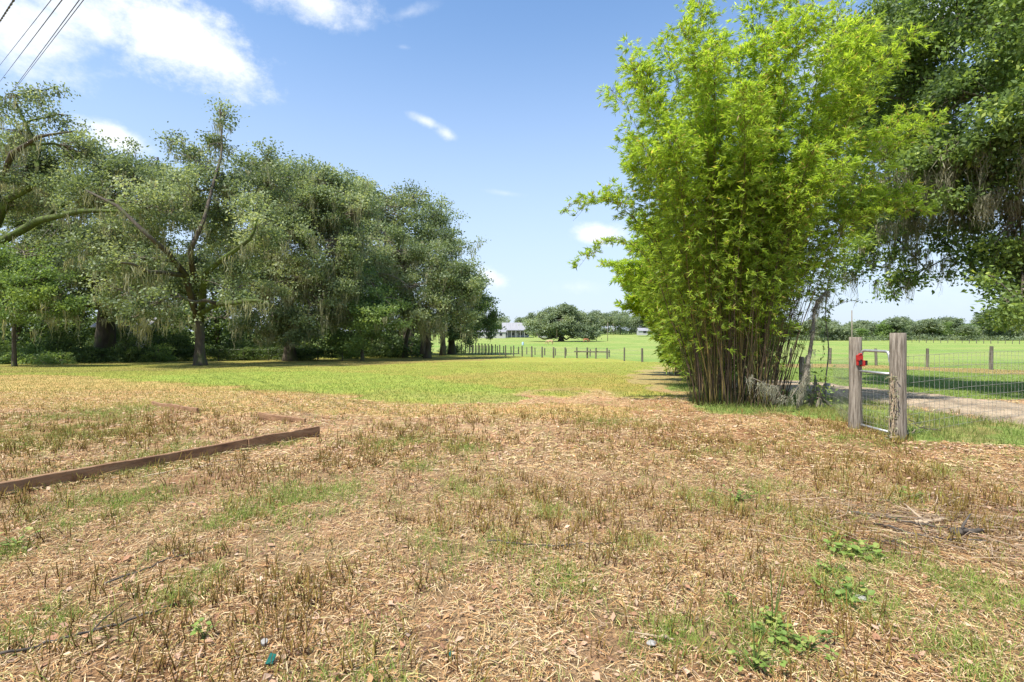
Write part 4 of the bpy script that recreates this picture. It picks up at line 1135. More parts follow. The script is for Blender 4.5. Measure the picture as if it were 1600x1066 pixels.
# ------------------------------------------------------------------ bamboo
def make_bamboo(label, cx, cy, rx, ry, n, height, spread, seed, sprays, leaf, low, extra=(), cull=None, zt=None, leafmul=1.0):
    rng = rs(seed); z0 = float(zg(cx, cy)); org = np.array([cx, cy, z0])
    root = empty('bamboo_clump', org, label, 'bamboo', 'bamboo clumps in a row beside the gate')
    CP = []; 
    specs = []
    for i in range(n):
        a = rng.rand() * 6.283; rr = rng.rand() ** .5
        bx, by = cx + rx * rr * math.cos(a), cy + ry * rr * math.sin(a)
        H = height * (.62 + .42 * rng.rand())
        sx, sy = math.cos(a) * rr, math.sin(a) * rr
        tx = bx + sx * spread[0] * (.6 + .7 * rng.rand()) + rng.randn() * .3 + spread[2]
        ty = by + sy * spread[1] * (.6 + .7 * rng.rand()) + rng.randn() * .3
        specs.append((bx, by, tx, ty, H, .14 + .12 * rng.rand()))
    for e in extra: specs.append(e)
    mats = [M['culm_green'], M['culm_yellow'], M['culm_dark']]
    for i, (bx, by, tx, ty, H, droop) in enumerate(specs):
        zb_ = float(zg(bx, by)); t = np.linspace(0, 1, 22)
        # rises steeply, then arches outwards
        x = bx + (tx - bx) * (t ** 1.7); y = by + (ty - by) * (t ** 1.7)
        z = zb_ - .03 + H * (t - droop * t ** 4)
        x = x + .07 * np.sin(t * 6 + i * 2.1) * (.3 + t); y = y + .07 * np.cos(t * 5 + i * 1.3) * (.3 + t)
        x = x + (rng.randn() * .22) * np.minimum(t * 3, 1)
        P = np.stack([x, y, z], 1)
        r0 = .007 + .009 * rng.rand() ** 1.8
        rad = r0 * (1 - .82 * t); rad[1::2] *= 1.12
        B = Acc(); B.tube(P, rad, 7)
        B.build('culm', mats[rng.choice(3, p=[.38, .34, .28])], root, org=org, smooth=True)
        CP.append(P)
    CP = np.array(CP)
    # thin dead canes crowding between the culms
    dc = Acc()
    for i in range(int(n * 2.2)):
        a = rng.rand() * 6.283; rr = rng.rand() ** .6; bx, by = cx + rx * 1.05 * rr * math.cos(a), cy + ry * 1.05 * rr * math.sin(a)
        h = 1.2 + 2.6 * rng.rand(); e = np.array([bx + math.cos(a) * rr * .45 * h * .5 + rng.randn() * .22 + .07 * h, by + math.sin(a) * rr * .3 * h * .5 + rng.randn() * .2, float(zg(bx, by)) + h])
        b0 = np.array([bx, by, float(zg(bx, by)) - .02]); dc.tube(bez(b0, (b0 + e) / 2 + rng.randn(3) * [.08, .08, 0], e, 6), np.linspace(.0075, .003, 6), 5, cap=False)
    o_ = dc.build('dead_canes', M['culm_dark'], root, org=org); o_['kind'] = 'stuff'
    # leafy side branches
    nS = sprays; wt_ = np.ones(len(CP)); wt_[n:n + 6] = .30; wt_[n + 6:] = .9; ci = rng.choice(len(CP), nS, p=wt_ / wt_.sum())
    lo = np.array([low + .10 * rng.rand() for _ in range(len(CP))]); lo[n:] = .35
    tt = lo[ci] + (1 - lo[ci]) * rng.rand(nS) ** .62; fi = tt * 21; i0 = np.clip(fi.astype(int), 0, 20); fr = (fi - i0)[:, None]
    B0 = CP[ci, i0] * (1 - fr) + CP[ci, i0 + 1] * fr
    outd = norm(B0 - np.array([cx, cy, 0])) * [1, 1, 0]
    a = rng.rand(nS) * 6.283
    dr = norm(np.stack([np.cos(a), np.sin(a), rng.rand(nS) * .9 - .1], 1) + outd * .45)
    bl = (.25 + .65 * rng.rand(nS)) * (1.05 - .55 * tt) * np.where(wt_[ci] < .5, .55, 1)
    Bm = B0 + dr * bl[:, None] * .5 + [0, 0, .04]; Be = B0 + dr * bl[:, None] - np.array([0, 0, 1]) * (bl * .28)[:, None]
    Ptw = np.stack([B0, Bm, Be], 1)
    Vt, Ft = ribbons(Ptw, np.full((nS, 3), .006) * [1, .8, .4], norm(np.cross(dr, [0, 0, 1.0])))
    make_mesh('branches', Vt, Ft, M['culm_yellow'], root, org=org)
    # leaves fan from points along the outer part of each branch
    kk = 3; m_ = 6
    s = .45 + .55 * rng.rand(nS, kk)
    N0 = (Ptw[:, None, 0] * (1 - s[..., None]) ** 2 + 2 * s[..., None] * (1 - s[..., None]) * Ptw[:, None, 1] + s[..., None] ** 2 * Ptw[:, None, 2]).reshape(-1, 3)
    dd = np.repeat(dr, kk, 0); nn = len(N0) * m_
    N1 = np.repeat(N0, m_, 0); d1 = np.repeat(dd, m_, 0)
    D = norm(d1 * .9 + rng.randn(nn, 3) * .42 + np.array([0, 0, -.32]))
    Sd = norm(np.cross(D, norm(rng.randn(nn, 3) * .7 + [0, 0, .8])))
    Lg = leaf * (.6 + .7 * rng.rand(nn))
    V, F = diamonds(N1 + rng.randn(nn, 3) * .012, D, Sd, Lg, Lg * .17 * leafmul, belly=.35)
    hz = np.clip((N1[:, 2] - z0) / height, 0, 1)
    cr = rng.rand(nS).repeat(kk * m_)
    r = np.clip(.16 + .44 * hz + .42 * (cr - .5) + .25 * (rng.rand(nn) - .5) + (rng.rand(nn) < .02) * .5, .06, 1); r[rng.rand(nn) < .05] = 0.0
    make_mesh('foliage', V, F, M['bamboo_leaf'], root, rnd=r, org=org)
    return root


M['culm_green'] = noise_mat('green_culm', [(.3, (.06, .065, .018)), (.7, (.16, .165, .045))], 3, 4, .45, bump=0)
M['culm_yellow'] = noise_mat('yellow_culm', [(.3, (.10, .075, .03)), (.7, (.24, .185, .055))], 3, 4, .45, bump=0)
M['culm_dark'] = noise_mat('old_culm', [(.3, (.045, .032, .020)), (.7, (.13, .09, .055))], 5, 5, .7, bump=.1)
ex = []


def tgt(px, py, Y): return at(px, Y), Y, EYE + (HOR - py) / FPX * Y


def arch(bx, by, px, py, Y, droop):
    x, y, z = tgt(px, py, Y); H = (z - float(zg(bx, by))) / (1 - droop)
    return (bx, by, x, y, H, droop)


ex = [arch(4.3, 10.9, 965, 70, 11.0, .10), arch(4.1, 10.8, 985, 60, 10.6, .16), arch(4.0, 10.8, 950, 215, 10.8, .3), arch(3.95, 10.8, 872, 332, 10.9, .42), arch(4.0, 11.0, 900, 345, 11.2, .45), arch(4.0, 10.9, 935, 415, 10.9, .5),
      arch(5.6, 11.0, 1435, 160, 10.7, .05), arch(5.6, 11.2, 1400, 200, 11.0, .10), arch(5.7, 11.0, 1440, 300, 10.7, .25), arch(5.7, 11.0, 1385, 90, 11.5, .05), arch(5.5, 10.8, 1430, 330, 10.6, .35), arch(5.6, 10.9, 1360, 20, 11.0, .04),
      arch(4.7, 10.7, 1080, 0, 10.5, .05), arch(4.6, 10.7, 1100, -40, 10.7, .03), arch(5.4, 10.7, 1330, -60, 10.7, .03), arch(5.0, 10.4, 1200, 60, 10.0, .03), arch(5.0, 10.7, 1150, -60, 10.6, .03), arch(4.8, 10.8, 1190, -40, 10.6, .03), arch(4.7, 10.6, 1130, 60, 10.4, .06), arch(5.1, 10.9, 1240, -50, 10.6, .03), arch(4.5, 10.8, 1050, 60, 10.7, .08), arch(5.2, 10.8, 1280, -20, 10.6, .03), arch(5.1, 10.4, 1160, 160, 9.9, .1), arch(5.2, 10.4, 1290, 120, 9.9, .05), arch(4.2, 10.7, 985, 240, 10.5, .2), arch(4.2, 10.6, 1000, 150, 10.6, .12)]
make_bamboo('tall bright green bamboo clump next to the gate, foremost in its row', 4.85, 11.1, .95, .8, 72, 9.4, (2.05, 1.6, 0.26), 7, 17500, .112, .15, extra=ex, leafmul=1.05)
make_bamboo('second bamboo clump in the row, just behind the foremost one', 6.05, 14.6, .9, 1.2, 40, 6.6, (1.5, 1.4, -.25), 8, 9000, .14, .04, leafmul=1.1)
make_bamboo('third bamboo clump, leaning left over the bare ground', 7.3, 19.0, .9, 1.4, 34, 6.8, (2.0, 1.8, -.6), 9, 6500, .17, .03, leafmul=1.2)
make_bamboo('farthest bamboo clump at the back of the row', 8.2, 23.8, .8, 1.5, 26, 6.4, (2.5, 1.8, -.9), 10, 4000, .24, .03, leafmul=1.4)

# moss-draped leaning stem beside the bamboo
rng = rs(15)
Y_ = 10.2
pts = [(1246, 640, 10.2), (1256, 600, 10.2), (1264, 560, 10.3), (1270, 520, 10.3), (1272, 490, 10.4), (1278, 470, 10.4), (1292, 455, 10.4)]
P = np.array([[at(a_, d_), d_, EYE + (HOR - b_) / FPX * d_] for a_, b_, d_ in pts])
P[0, 2] = float(zg(P[0, 0], P[0, 1])) - .02
ms = empty('moss_draped_stem', P[0], 'leaning dead stem wrapped in grey moss at the right foot of the bamboo', 'dead stem')
tt = np.linspace(0, 6, 24); P2 = np.stack([np.interp(tt, np.arange(7), P[:, q]) for q in range(3)], 1)
Acc().tube(P2, np.linspace(.045, .018, 24), 8, wob=.3, rng=rng).build('stem', M['twig'], ms, org=P[0], smooth=True)
q = P2[rng.randint(2, 24, 60)] + rng.randn(60, 3) * .02
V1, F1, r1 = moss_strands(q, .14 + .22 * rng.rand(60), rng, k=16, w=(.004, .010), spread=.08)
low = np.array([[at(a_, d_), d_, EYE + (HOR - b_) / FPX * d_] for a_, b_, d_ in [(1196, 600, 10.0), (1204, 606, 9.9), (1212, 604, 9.9), (1220, 618, 9.8), (1235, 622, 9.9), (1244, 608, 10.0), (1254, 596, 10.1), (1174, 590, 10.0), (1188, 596, 9.9), (1262, 586, 10.2)]])
B = Acc(); B.tube(low[[7, 8, 0, 2, 3, 4, 5, 6, 9]], .008, 5).build('drooping_twig', M['twig'], ms, org=P[0])
q = np.repeat(low, 4, 0) + rng.randn(40, 3) * [.035, .04, .03]
V2, F2, r2 = moss_strands(q, np.minimum(.16 + .34 * rng.rand(40), q[:, 2] - zg(q[:, 0], q[:, 1]) - .02), rng, k=11, w=(.004, .011), spread=.10)
make_mesh('moss', np.concatenate([V1, V2]), np.concatenate([F1, F2 + len(V1)]), M['moss_grey'], ms, rnd=np.concatenate([r1, r2]), org=P[0])

# sparse sapling behind the left gate post
def sapling(label, px, Y, top, sprigs, seed):
    rng = rs(seed); X_ = at(px, Y); z_ = float(zg(X_, Y)); org = np.array([X_, Y, z_])
    root = empty('sapling', org, label, 'sapling')
    tp_ = np.array([at(top[0], Y), Y, EYE + (HOR - top[1]) / FPX * Y])
    st = wobble(bez(org, org + [0.05, 0, (tp_[2] - z_) * .6], tp_, 12), .12, rng)
    A = Acc(); A.tube(st, np.linspace(.016, .005, 12), 6)
    Cn = []
    for (a_, b_) in sprigs:
        e = np.array([at(a_, Y), Y + rng.randn() * .25, EYE + (HOR - b_) / FPX * Y]); s0 = st[rng.randint(6, 12)]
        pp = bez(s0, (s0 + e) / 2 + [0, 0, .15], e, 6); A.tube(pp, np.linspace(.007, .003, 6), 4, cap=False)
        for q in pp[2:]: Cn.append(q)
    A.build('stem', M['twig'], root, org=org)
    Cn = np.array(Cn); V, F, r = leaf_cloud(Cn, np.full(len(Cn), .12), 6, .07, rng, crnd=np.full(len(Cn), .5), lw=.42)
    make_mesh('foliage', V, F, M['oak_leaf_green'], root, rnd=r, org=org)


sapling('thin sparse-leaved sapling between the bamboo and the left gate post', 1288, 11.4, (1300, 420), [(1275, 470), (1310, 455), (1325, 445), (1338, 470), (1290, 430), (1318, 425), (1330, 405), (1270, 500), (1300, 490), (1286, 530), (1278, 560), (1310, 400), (1345, 440)], 16)
shrub(1278, 10.6, .55, .9, 'weed_leaf', 'small bright-leaved bush at the right foot of the bamboo', 17, leaf=.07, dens=.5, k=12, name='bush')

# ------------------------------------------------------------------ gate, posts and wire fence
def round_post(name, label, px, Y, base_px, r, top_py, seed, mat='weathered', lean=(0, 0), cat='post', group=None, X=None):
    rng = rs(seed); X_ = at(px, Y) if X is None else X; z_ = float(zg(X_, Y)); zt = EYE + (HOR - top_py) / FPX * Y
    root = empty(name, (X_, Y, z_), label, cat, group)
    A = Acc(); k_ = 10; t = np.linspace(0, 1, k_)
    P = np.stack([lean[0] * t, lean[1] * t, -.12 + (zt - z_ + .12) * t], 1)
    rad = r * (1.05 - .07 * t) * (1 + .02 * np.sin(t * 9)); P = np.vstack([P, P[-1] + [0, 0, .006]]); rad = np.append(rad, rad[-1] * .93)
    A.tube(P, rad, 22, wob=.06, rng=rng)
    o_ = A.build('timber', M[mat], root, smooth=True)
    for pl in o_.data.polygons:
        if len(pl.vertices) == 3: pl.use_smooth = False
    return root, X_, z_, zt


gpR, XR, zR, ztR = round_post('gate_post', 'thick round weathered hinge post of the small gate, nearest and tallest', 1403, 7.25, 685, .098, 521, 31)
gpL, XL, zL, ztL = round_post('gate_post', 'weathered round latch post left of the small gate with the red latch on it', 1336.5, 8.05, 668, .086, 527.5, 32)
# gate
gx0, gy0 = at(1346, 7.95), 7.95; gx1, gy1 = at(1390, 7.42), 7.42
org = np.array([gx0, gy0, float(zg(gx0, gy0))])
gt = empty('gate', org, 'small galvanised tube gate with woven wire between the two round posts', 'gate')
z_top = EYE + (HOR - 547.5) / FPX * 7.95; z_mid = EYE + (HOR - 580) / FPX * 7.95; z_bot = float(zg(gx0, gy0)) + .07


def gpnt(s, z): return [gx0 + (gx1 - gx0) * s, gy0 + (gy1 - gy0) * s, z]


path = [gpnt(0, z_bot), gpnt(0, .5), gpnt(0, 1.0), gpnt(0, z_top - .10), gpnt(.012, z_top - .05), gpnt(.05, z_top - .012), gpnt(.12, z_top), gpnt(.5, z_top), gpnt(.88, z_top), gpnt(.95, z_top - .012), gpnt(.988, z_top - .05), gpnt(1, z_top - .10), gpnt(1, 1.0), gpnt(1, .5), gpnt(1, z_bot - .02)]
Acc().tube(path, .021, 12).build('frame', M['galv'], gt, org=org, smooth=True)
Acc().tube([gpnt(-.03, z_mid), gpnt(.5, z_mid), gpnt(1.0, z_mid)], .019, 12).build('middle_rail', M['galv'], gt, org=org, smooth=True)
Acc().tube([gpnt(0, z_bot), gpnt(.5, z_bot - .005), gpnt(1.0, z_bot - .01)], .019, 12).build('bottom_rail', M['galv'], gt, org=org, smooth=True)
W_ = Acc()
for s in np.linspace(.06, .96, 8): W_.tube([gpnt(s, z_bot), gpnt(s, z_mid)], .0016, 4, cap=False)
for z in np.linspace(z_bot + .06, z_mid - .04, 9): W_.tube([gpnt(0, z), gpnt(.5, z + .004), gpnt(1, z)], .0016, 4, cap=False)
W_.build('woven_wire', M['wire'], gt, org=org)
for z in (.35, 1.02):
    Acc().tube([gpnt(1.0, z), gpnt(1.12, z), [XR - .02, 7.25 - .02, z]], .014, 8).build('hinge', M['galv'], gt, org=org, smooth=True)
# red latch on the post
lx, ly, lz = XL + .005, 8.05 - .088, EYE + (HOR - 563) / FPX * 8.0
lt = empty('gate_latch', (lx, ly, lz), 'bright red latch with a dark lock on the left gate post', 'latch'); lt.scale = (.86, .9, .86)
A = Acc(); A.box((lx - .012, ly - .018, lz + .045), (.105, .045, .10)); A.tube([[lx - .045, ly - .03, lz + .09], [lx - .02, ly - .035, lz + .118], [lx + .02, ly - .035, lz + .112]], .016, 8)
o_ = A.build('body', M['red'], lt, org=(lx, ly, lz)); bv = o_.modifiers.new('bevel', 'BEVEL'); bv.width = .008; bv.segments = 2
A = Acc(); A.box((lx + .045, ly - .016, lz - .05), (.075, .04, .105)); A.box((lx - .045, ly - .014, lz - .045), (.03, .036, .09))
o_ = A.build('lever', M['red'], lt, org=(lx, ly, lz)); bv = o_.modifiers.new('bevel', 'BEVEL'); bv.width = .006; bv.segments = 2
A = Acc(); A.box((lx - .008, ly - .03, lz - .04), (.055, .035, .075)); A.box((lx + .105, ly - .02, lz - .045), (.028, .04, .085)); A.tube([[lx - .02, ly - .04, lz + .0], [lx + .0, ly - .052, lz + .022], [lx + .02, ly - .04, lz]], .006, 6)
A.build('lock', M['black'], lt, org=(lx, ly, lz))
# dry vine on the hinge post
rng = rs(33)
th = np.linspace(0, 1, 16)
vn = empty('dry_vine', (XR - .1, 7.18, zR), 'dry pale vine twisting up the gate side of the hinge post', 'vine')
A = Acc()
for q in range(5):
    A.tube(np.stack([XR - .115 - .03 * rng.rand() + .02 * np.sin(th * 9 + q), 7.2 + .02 * np.cos(th * 7 + q * 2) - .02, zR + th * (.75 + .2 * rng.rand())], 1), .005, 5)
A.build('stem', M['pale_stick'], vn, org=(XR - .1, 7.18, zR))
cc = np.stack([np.full(34, XR - .125), np.full(34, 7.2), zR + rng.rand(34) * .9], 1) + rng.randn(34, 3) * [.018, .02, 0]
V, F, r = leaf_cloud(cc, np.full(34, .05), 9, .035, rng, crnd=rng.rand(34))
make_mesh('foliage', V, F, M['moss'], vn, rnd=r, org=(XR - .1, 7.18, zR))


def woven_fence(name, label, pts, tops, posts, wire_r, vstep, hs, post_r=.06, post_mat='old_post', post_h=1.25, group=None):
    pts = np.array(pts, float); org = np.array([pts[0][0], pts[0][1], float(zg(*pts[0]))])
    root = empty(name, org, label, 'fence', group)
    seg = np.linalg.norm(np.diff(pts, axis=0), axis=1); cum = np.concatenate([[0], np.cumsum(seg)])
    W_ = Acc()
    if vstep:
        for s in np.arange(vstep * .5, cum[-1], vstep):
            x = np.interp(s, cum, pts[:, 0]); y = np.interp(s, cum, pts[:, 1]); h = np.interp(s, cum, tops); z = float(zg(x, y))
            W_.tube([[x, y, z + .02], [x, y, z + h]], wire_r, 4, cap=False)
    ss = np.linspace(0, cum[-1], max(4, int(cum[-1] / 1.5)))
    for fh in hs:
        W_.tube([[np.interp(s, cum, pts[:, 0]), np.interp(s, cum, pts[:, 1]), float(zg(np.interp(s, cum, pts[:, 0]), np.interp(s, cum, pts[:, 1]))) + fh * np.interp(s, cum, tops) - .01 * math.sin(s * 2)] for s in ss], wire_r * 1.15, 4, cap=False)
    W_.build('wire_mesh', M['wire'], root, org=org)
    rng = rs(len(posts) + 3)
    for (x, y, h) in posts:
        z = float(zg(x, y)); r = post_r * (.85 + .3 * rng.rand()); l = rng.randn(2) * .025
        Acc().tube([[x, y, z - .15], [x + l[0] * .5, y + l[1] * .5, z + h * .5], [x + l[0], y + l[1], z + h * .985], [x + l[0], y + l[1], z + h]], [r, r, r * .97, r * .86], 9, wob=.12, rng=rng).build('post', M[post_mat], root, org=org)
    return root


woven_fence('wire_fence', 'woven wire fence running off to the right from the thick gate post', [(XR + .05, 7.28), (9.45, 9.4), (14.5, 12.0)], [1.17, 1.20, 1.2], [(14.5, 12.0, 1.35)], .0024, .155, [.04, .16, .28, .40, .53, .67, .83, 1.0], post_r=.09, post_mat='weathered')
woven_fence('wire_fence', 'finer woven wire fence between the bamboo and the left gate post', [(XL - .02, 8.12), (6.4, 10.2), (6.75, 12.0), (9.5, 16.5)], [1.10, .98, .93, .95], [(6.85, 12.1, 1.0), (9.5, 16.5, 1.0)], .0020, .15, [.04, .16, .28, .40, .53, .67, .83, 1.0], post_mat='weathered')
# stub and thick post near the bamboo
x_, y_ = gp(1291, 619); z_ = float(zg(x_, y_))
st_ = Acc(); st_.box((0, 0, .12), (.13, .12, .34)).box((.01, 0, .29), (.10, .10, .04)); o_ = st_.build('stub_post', M['stone']); o_.location = (x_, y_, z_); o_.rotation_euler = (.05, .04, .3)
bv = o_.modifiers.new('bevel', 'BEVEL'); bv.width = .015; bv.segments = 2
tag(o_, 'short grey stub post standing behind the fine wire fence by the dirt track', 'post')

# second fence line at the edge of the field (right)
f2 = [gp(1640, 582), gp(1548.6, 577.5), gp(1448.5, 574), gp(1369, 571), gp(1297, 568.5), gp(1235, 567), gp(1170, 566), gp(1100, 565.5)]
woven_fence('field_fence', 'post and wire fence along the field edge beyond the dirt track', f2, [1.15] * 8, [(x, y, (y * (578 - 541) / FPX if y < 33 else 1.28 if y < 40 else 1.32)) for x, y in f2], .004, 0, [.25, .5, .75, 1.0], post_r=.085)

# the two converging fence lines in the middle
front = [(1003.5, 565.5), (975.5, 564.5), (948.7, 561), (931, 560.8), (917.7, 560.3), (901.5, 560), (883, 560), (865, 559.8), (847, 559.3), (831, 558.6), (816, 557.4), (802.5, 556.6), (790, 556.2), (781, 555.6), (774, 555), (768, 554.6), (763, 554.3), (758, 554), (753, 553.7), (748, 553.4), (743, 553), (738, 552.8), (733, 552.5), (727, 552.2), (721, 552), (714, 551.8)]
fp = [gp(*p_) for p_ in front]
ff = woven_fence('pasture_fence', 'front line of wooden posts and wire at the near edge of the far field', fp, [1.1] * len(fp), [(x, y, y * (560.5 - 543.5) / FPX if i > 1 else y * 21.5 / FPX) for i, (x, y) in enumerate(fp)], .006, 0, [.3, .6, .95], post_r=.085)
# its rail
(xa, ya), (xb, yb) = gp(897, 560), gp(953, 561)
ra = Acc(); z1 = float(zg(xa, ya)) + .62; 
ra.tube([[xa, ya - .12, EYE + (HOR - 549.2) / FPX * ya], [(xa + xb) / 2, (ya + yb) / 2 - .12, EYE + (HOR - 549.6) / FPX * (ya + yb) / 2], [xb, yb - .12, EYE + (HOR - 550.0) / FPX * yb]], .07, 8)
ra.build('rail', M['old_post'], ff, org=ff.location)
back = [(952, 558.5), (922, 557.5), (884, 556), (868, 555.6), (851, 555.2), (836, 554.6), (823, 554), (810, 553.4), (798.5, 553), (787, 552.4), (777, 552), (770, 551.6), (765, 551.4), (760, 551.2), (755, 551), (750, 550.8), (745, 550.6), (740, 550.4), (735, 550.2), (730, 550)]
bp_ = [gp(*p_) for p_ in back]
woven_fence('pasture_fence', 'rear line of smaller wooden posts just behind the front fence line', bp_, [1.1] * len(bp_), [(x, y, y * 11.5 / FPX) for x, y in bp_], .006, 0, [.4, .9], post_r=.075)
# tiny posts far out in the right-hand field
fr_ = [(at(px, 178 - (px - 1400) * .12), 178 - (px - 1400) * .12) for px in np.arange(1425, 1760, 11.2)]
woven_fence('distant_fence', 'row of tiny posts crossing the far side of the right-hand field', fr_, [1.1] * len(fr_), [(x, y, 1.25) for x, y in fr_], .008, 0, [.9], post_r=.09)


# poles
def pole(label, px, Y, top_py, r, cross=False):
    X_ = at(px, Y); z_ = float(zg(X_, Y)); h = EYE + (HOR - top_py) / FPX * Y - z_
    root = empty('utility_pole', (X_, Y, z_), label, 'pole')
    Acc().tube([[0, 0, -.3], [0, 0, h * .5], [0, 0, h]], [r, r * .85, r * .7], 9).build('shaft', M['weathered'], root, smooth=True)
    if cross: Acc().box((0, -.12, h - .5), (1.6, .1, .12)).build('crossarm', M['weathered'], root)


pole('slim pale pole standing in the far field right of the spreading oak', 949.5, 200, 504, .13)
pole('slim weathered pole rising behind the latch post of the gate', 1331, 55, 485, .075)
pole('very thin far pole in front of the treeline right of the spreading oak', 958, 290, 506, .13, True)

# ------------------------------------------------------------------ power lines
wires = [(((22, 0), 9), ((-40, 95), 30), .013, 'thick twisted black cable crossing the top left corner'), (((80, 0), 10), ((-30, 140), 40), .007, 'thin wire, leftmost of the three thin wires at the top left'),
         (((97, 0), 10), ((2, 125), 36), .010, 'wire passing behind the oak top, middle of the three at the top left'), (((124, 0), 10), ((0, 168), 40), .013, 'long wire right of the others at the top left')]
for k_, (a_, b_, r_w, lb) in enumerate(wires):
    (p1, y1), (p2, y2) = a_, b_
    A3 = np.array([at(p1[0], y1), y1, EYE + (HOR - p1[1]) / FPX * y1]); B3 = np.array([at(p2[0], y2), y2, EYE + (HOR - p2[1]) / FPX * y2])
    dirv = B3 - A3; A4 = A3 - dirv * .12; B4 = B3 + dirv * .4
    t = np.linspace(0, 1, 24)[:, None]; P = A4 + (B4 - A4) * t
    A = Acc()
    if k_ == 0:
        tt = np.linspace(0, 1, 400)[:, None]; P = A4 + (B4 - A4) * tt
        for s in (0, 3.14): A.tube(P + np.hstack([np.cos(tt * 260 + s), 0 * tt, np.sin(tt * 260 + s)]) * .012, r_w * .8, 5)
    elif k_ == 3:
        A.tube(P, r_w * .7, 5); A.tube(P + [.06, 0, -.03], r_w * .6, 5)
    else: A.tube(P, r_w, 5)
    o_ = A.build('power_line', M['cable'])
    tag(o_, lb, 'wire', 'overhead wires at the top left')


# ------------------------------------------------------------------ timber edging boards
def board(label, a_, b_, h, th=.042, za=0.0, zb_=0.0, seed=1):
    (xa, ya), (xb, yb) = a_, b_
    rng = rs(seed); n_ = 26; L_ = math.hypot(xb - xa, yb - ya); dx, dy = (xb - xa) / L_, (yb - ya) / L_
    nxv, nyv = -dy, dx; t = np.linspace(0, 1, n_)
    cx = xa + (xb - xa) * t; cy = ya + (yb - ya) * t
    zt = np.interp(t, [0, 1], [float(zg(xa, ya)) + h + za, float(zg(xb, yb)) + h + zb_]) + .006 * np.sin(t * 11 + seed) + .003 * rng.randn(n_)
    off = .010 * np.sin(t * 7 + seed)
    V = []
    ch = .006
    for (s, z) in [(-1, -.30), (-1, -ch), (-1 + .3, 0), (1 - .3, 0), (1, -ch), (1, -.30)]:
        V.append(np.stack([cx + nxv * (s * th / 2 + off), cy + nyv * (s * th / 2 + off), zt + z], 1))
    V = np.stack(V, 1).reshape(-1, 3); F = []
    for i in range(n_ - 1):
        for j in range(5): F.append([i * 6 + j, i * 6 + j + 1, (i + 1) * 6 + j + 1, (i + 1) * 6 + j])
    e = [[0, 5, 4, 1], [1, 4, 3, 2]]; e2 = [[(n_ - 1) * 6 + q for q in reversed(f)] for f in e]
    A = Acc(); A.add(V, F + e + e2); o_ = A.build('edging_board', M['rust_board'])
    tag(o_, label, 'board', 'edging boards sunk in the litter')
    return o_


pA = gp(498, 681.5); pM = gp(372, 703); pB = (-6.4, 3.55)
u = np.array(pA) - np.array(gp(0, 777)); d_ = u / np.linalg.norm(u); pS = np.array(gp(0, 777)) - d_ * 2.2
cut1 = np.array(gp(0, 777)) + u * .68
board('long rust-brown edging board running in from the left edge of the photo', tuple(pS), tuple(cut1), .145, seed=2)
board('rust-brown edging board ending in a free corner, in line with the long one', tuple(cut1 + d_ * .012 + np.array([.006, -.006])), pA, .15, seed=5)
board('short edging board lying at an angle behind the corner of the long ones', gp(405, 657.5), gp(476, 661.5), .125, zb_=-.045, seed=7)
board('farthest and lowest edging board, half buried in dry grass at left', gp(238, 634), gp(309, 646), .10, za=-.01, seed=9)

# loose straws leaning over and drifted against the long boards
rng = rs(46); n = 700; u_ = rng.rand(n); c0_ = np.array(pS)[None] + (np.array(pA) - np.array(pS))[None] * u_[:, None]
nv = np.array([-d_[1], d_[0]]); of = rng.randn(n) * .055 - .03
X = c0_[:, 0] + nv[0] * of; Y = c0_[:, 1] + nv[1] * of; th = rng.rand(n) * 6.283; Lg = .05 + .20 * rng.rand(n) ** 1.5; up = rng.rand(n) * .5 * (rng.rand(n) < .35)
t = np.linspace(0, 1, 4)[None, :]
P = np.stack([X[:, None] + np.cos(th)[:, None] * Lg[:, None] * t, Y[:, None] + np.sin(th)[:, None] * Lg[:, None] * t, zg(X, Y)[:, None] + .01 + .03 * rng.rand(n)[:, None] + (up * Lg)[:, None] * t], -1)
V, F = ribbons(P, (.003 + .004 * rng.rand(n))[:, None] * np.array([[.8, 1, 1, .4]]), rough_side(norm(np.stack([np.cos(th), np.sin(th), up], 1)), rng, n))
pal = np.array([[.66, .48, .27], [.78, .62, .40], [.46, .27, .13], [.52, .48, .18]])
o = make_mesh('straw_drift', V, F, M['straw'], tint=np.repeat(pal[rng.randint(0, 4, n)], 3, 0))
tag(o, 'loose straws drifted against and over the long edging boards', 'straw', kind='stuff')

# ------------------------------------------------------------------ sticks, weeds and small finds in the foreground
def stick(label, pts, r0, r1, mat, seed, lift=.02):
    rng = rs(seed); P = np.array([[*gp(a_, b_), 0] for a_, b_ in pts]); tt = np.linspace(0, len(P) - 1, 20)
    P = np.stack([np.interp(tt, np.arange(len(P)), P[:, q]) for q in range(3)], 1)
    P[:, 2] = zg(P[:, 0], P[:, 1]) + lift; P = P + rng.randn(20, 3) * [.006, .006, .004]
    A = Acc(); A.tube(P, np.linspace(r0, r1, 20), 7, wob=.35, rng=rng)
    i = rng.randint(6, 14); dv = P[i + 1] - P[i]; dv = dv / np.linalg.norm(dv)
    sd = np.array([-dv[1], dv[0], .3]); A.tube([P[i], P[i] + (dv + sd) * .05, P[i] + (dv * 1.4 + sd) * .11], [r1, r1 * .8, r1 * .4], 5)
    o_ = A.build('stick', M[mat], smooth=True); tag(o_, label, 'stick', 'sticks lying in the litter'); return o_


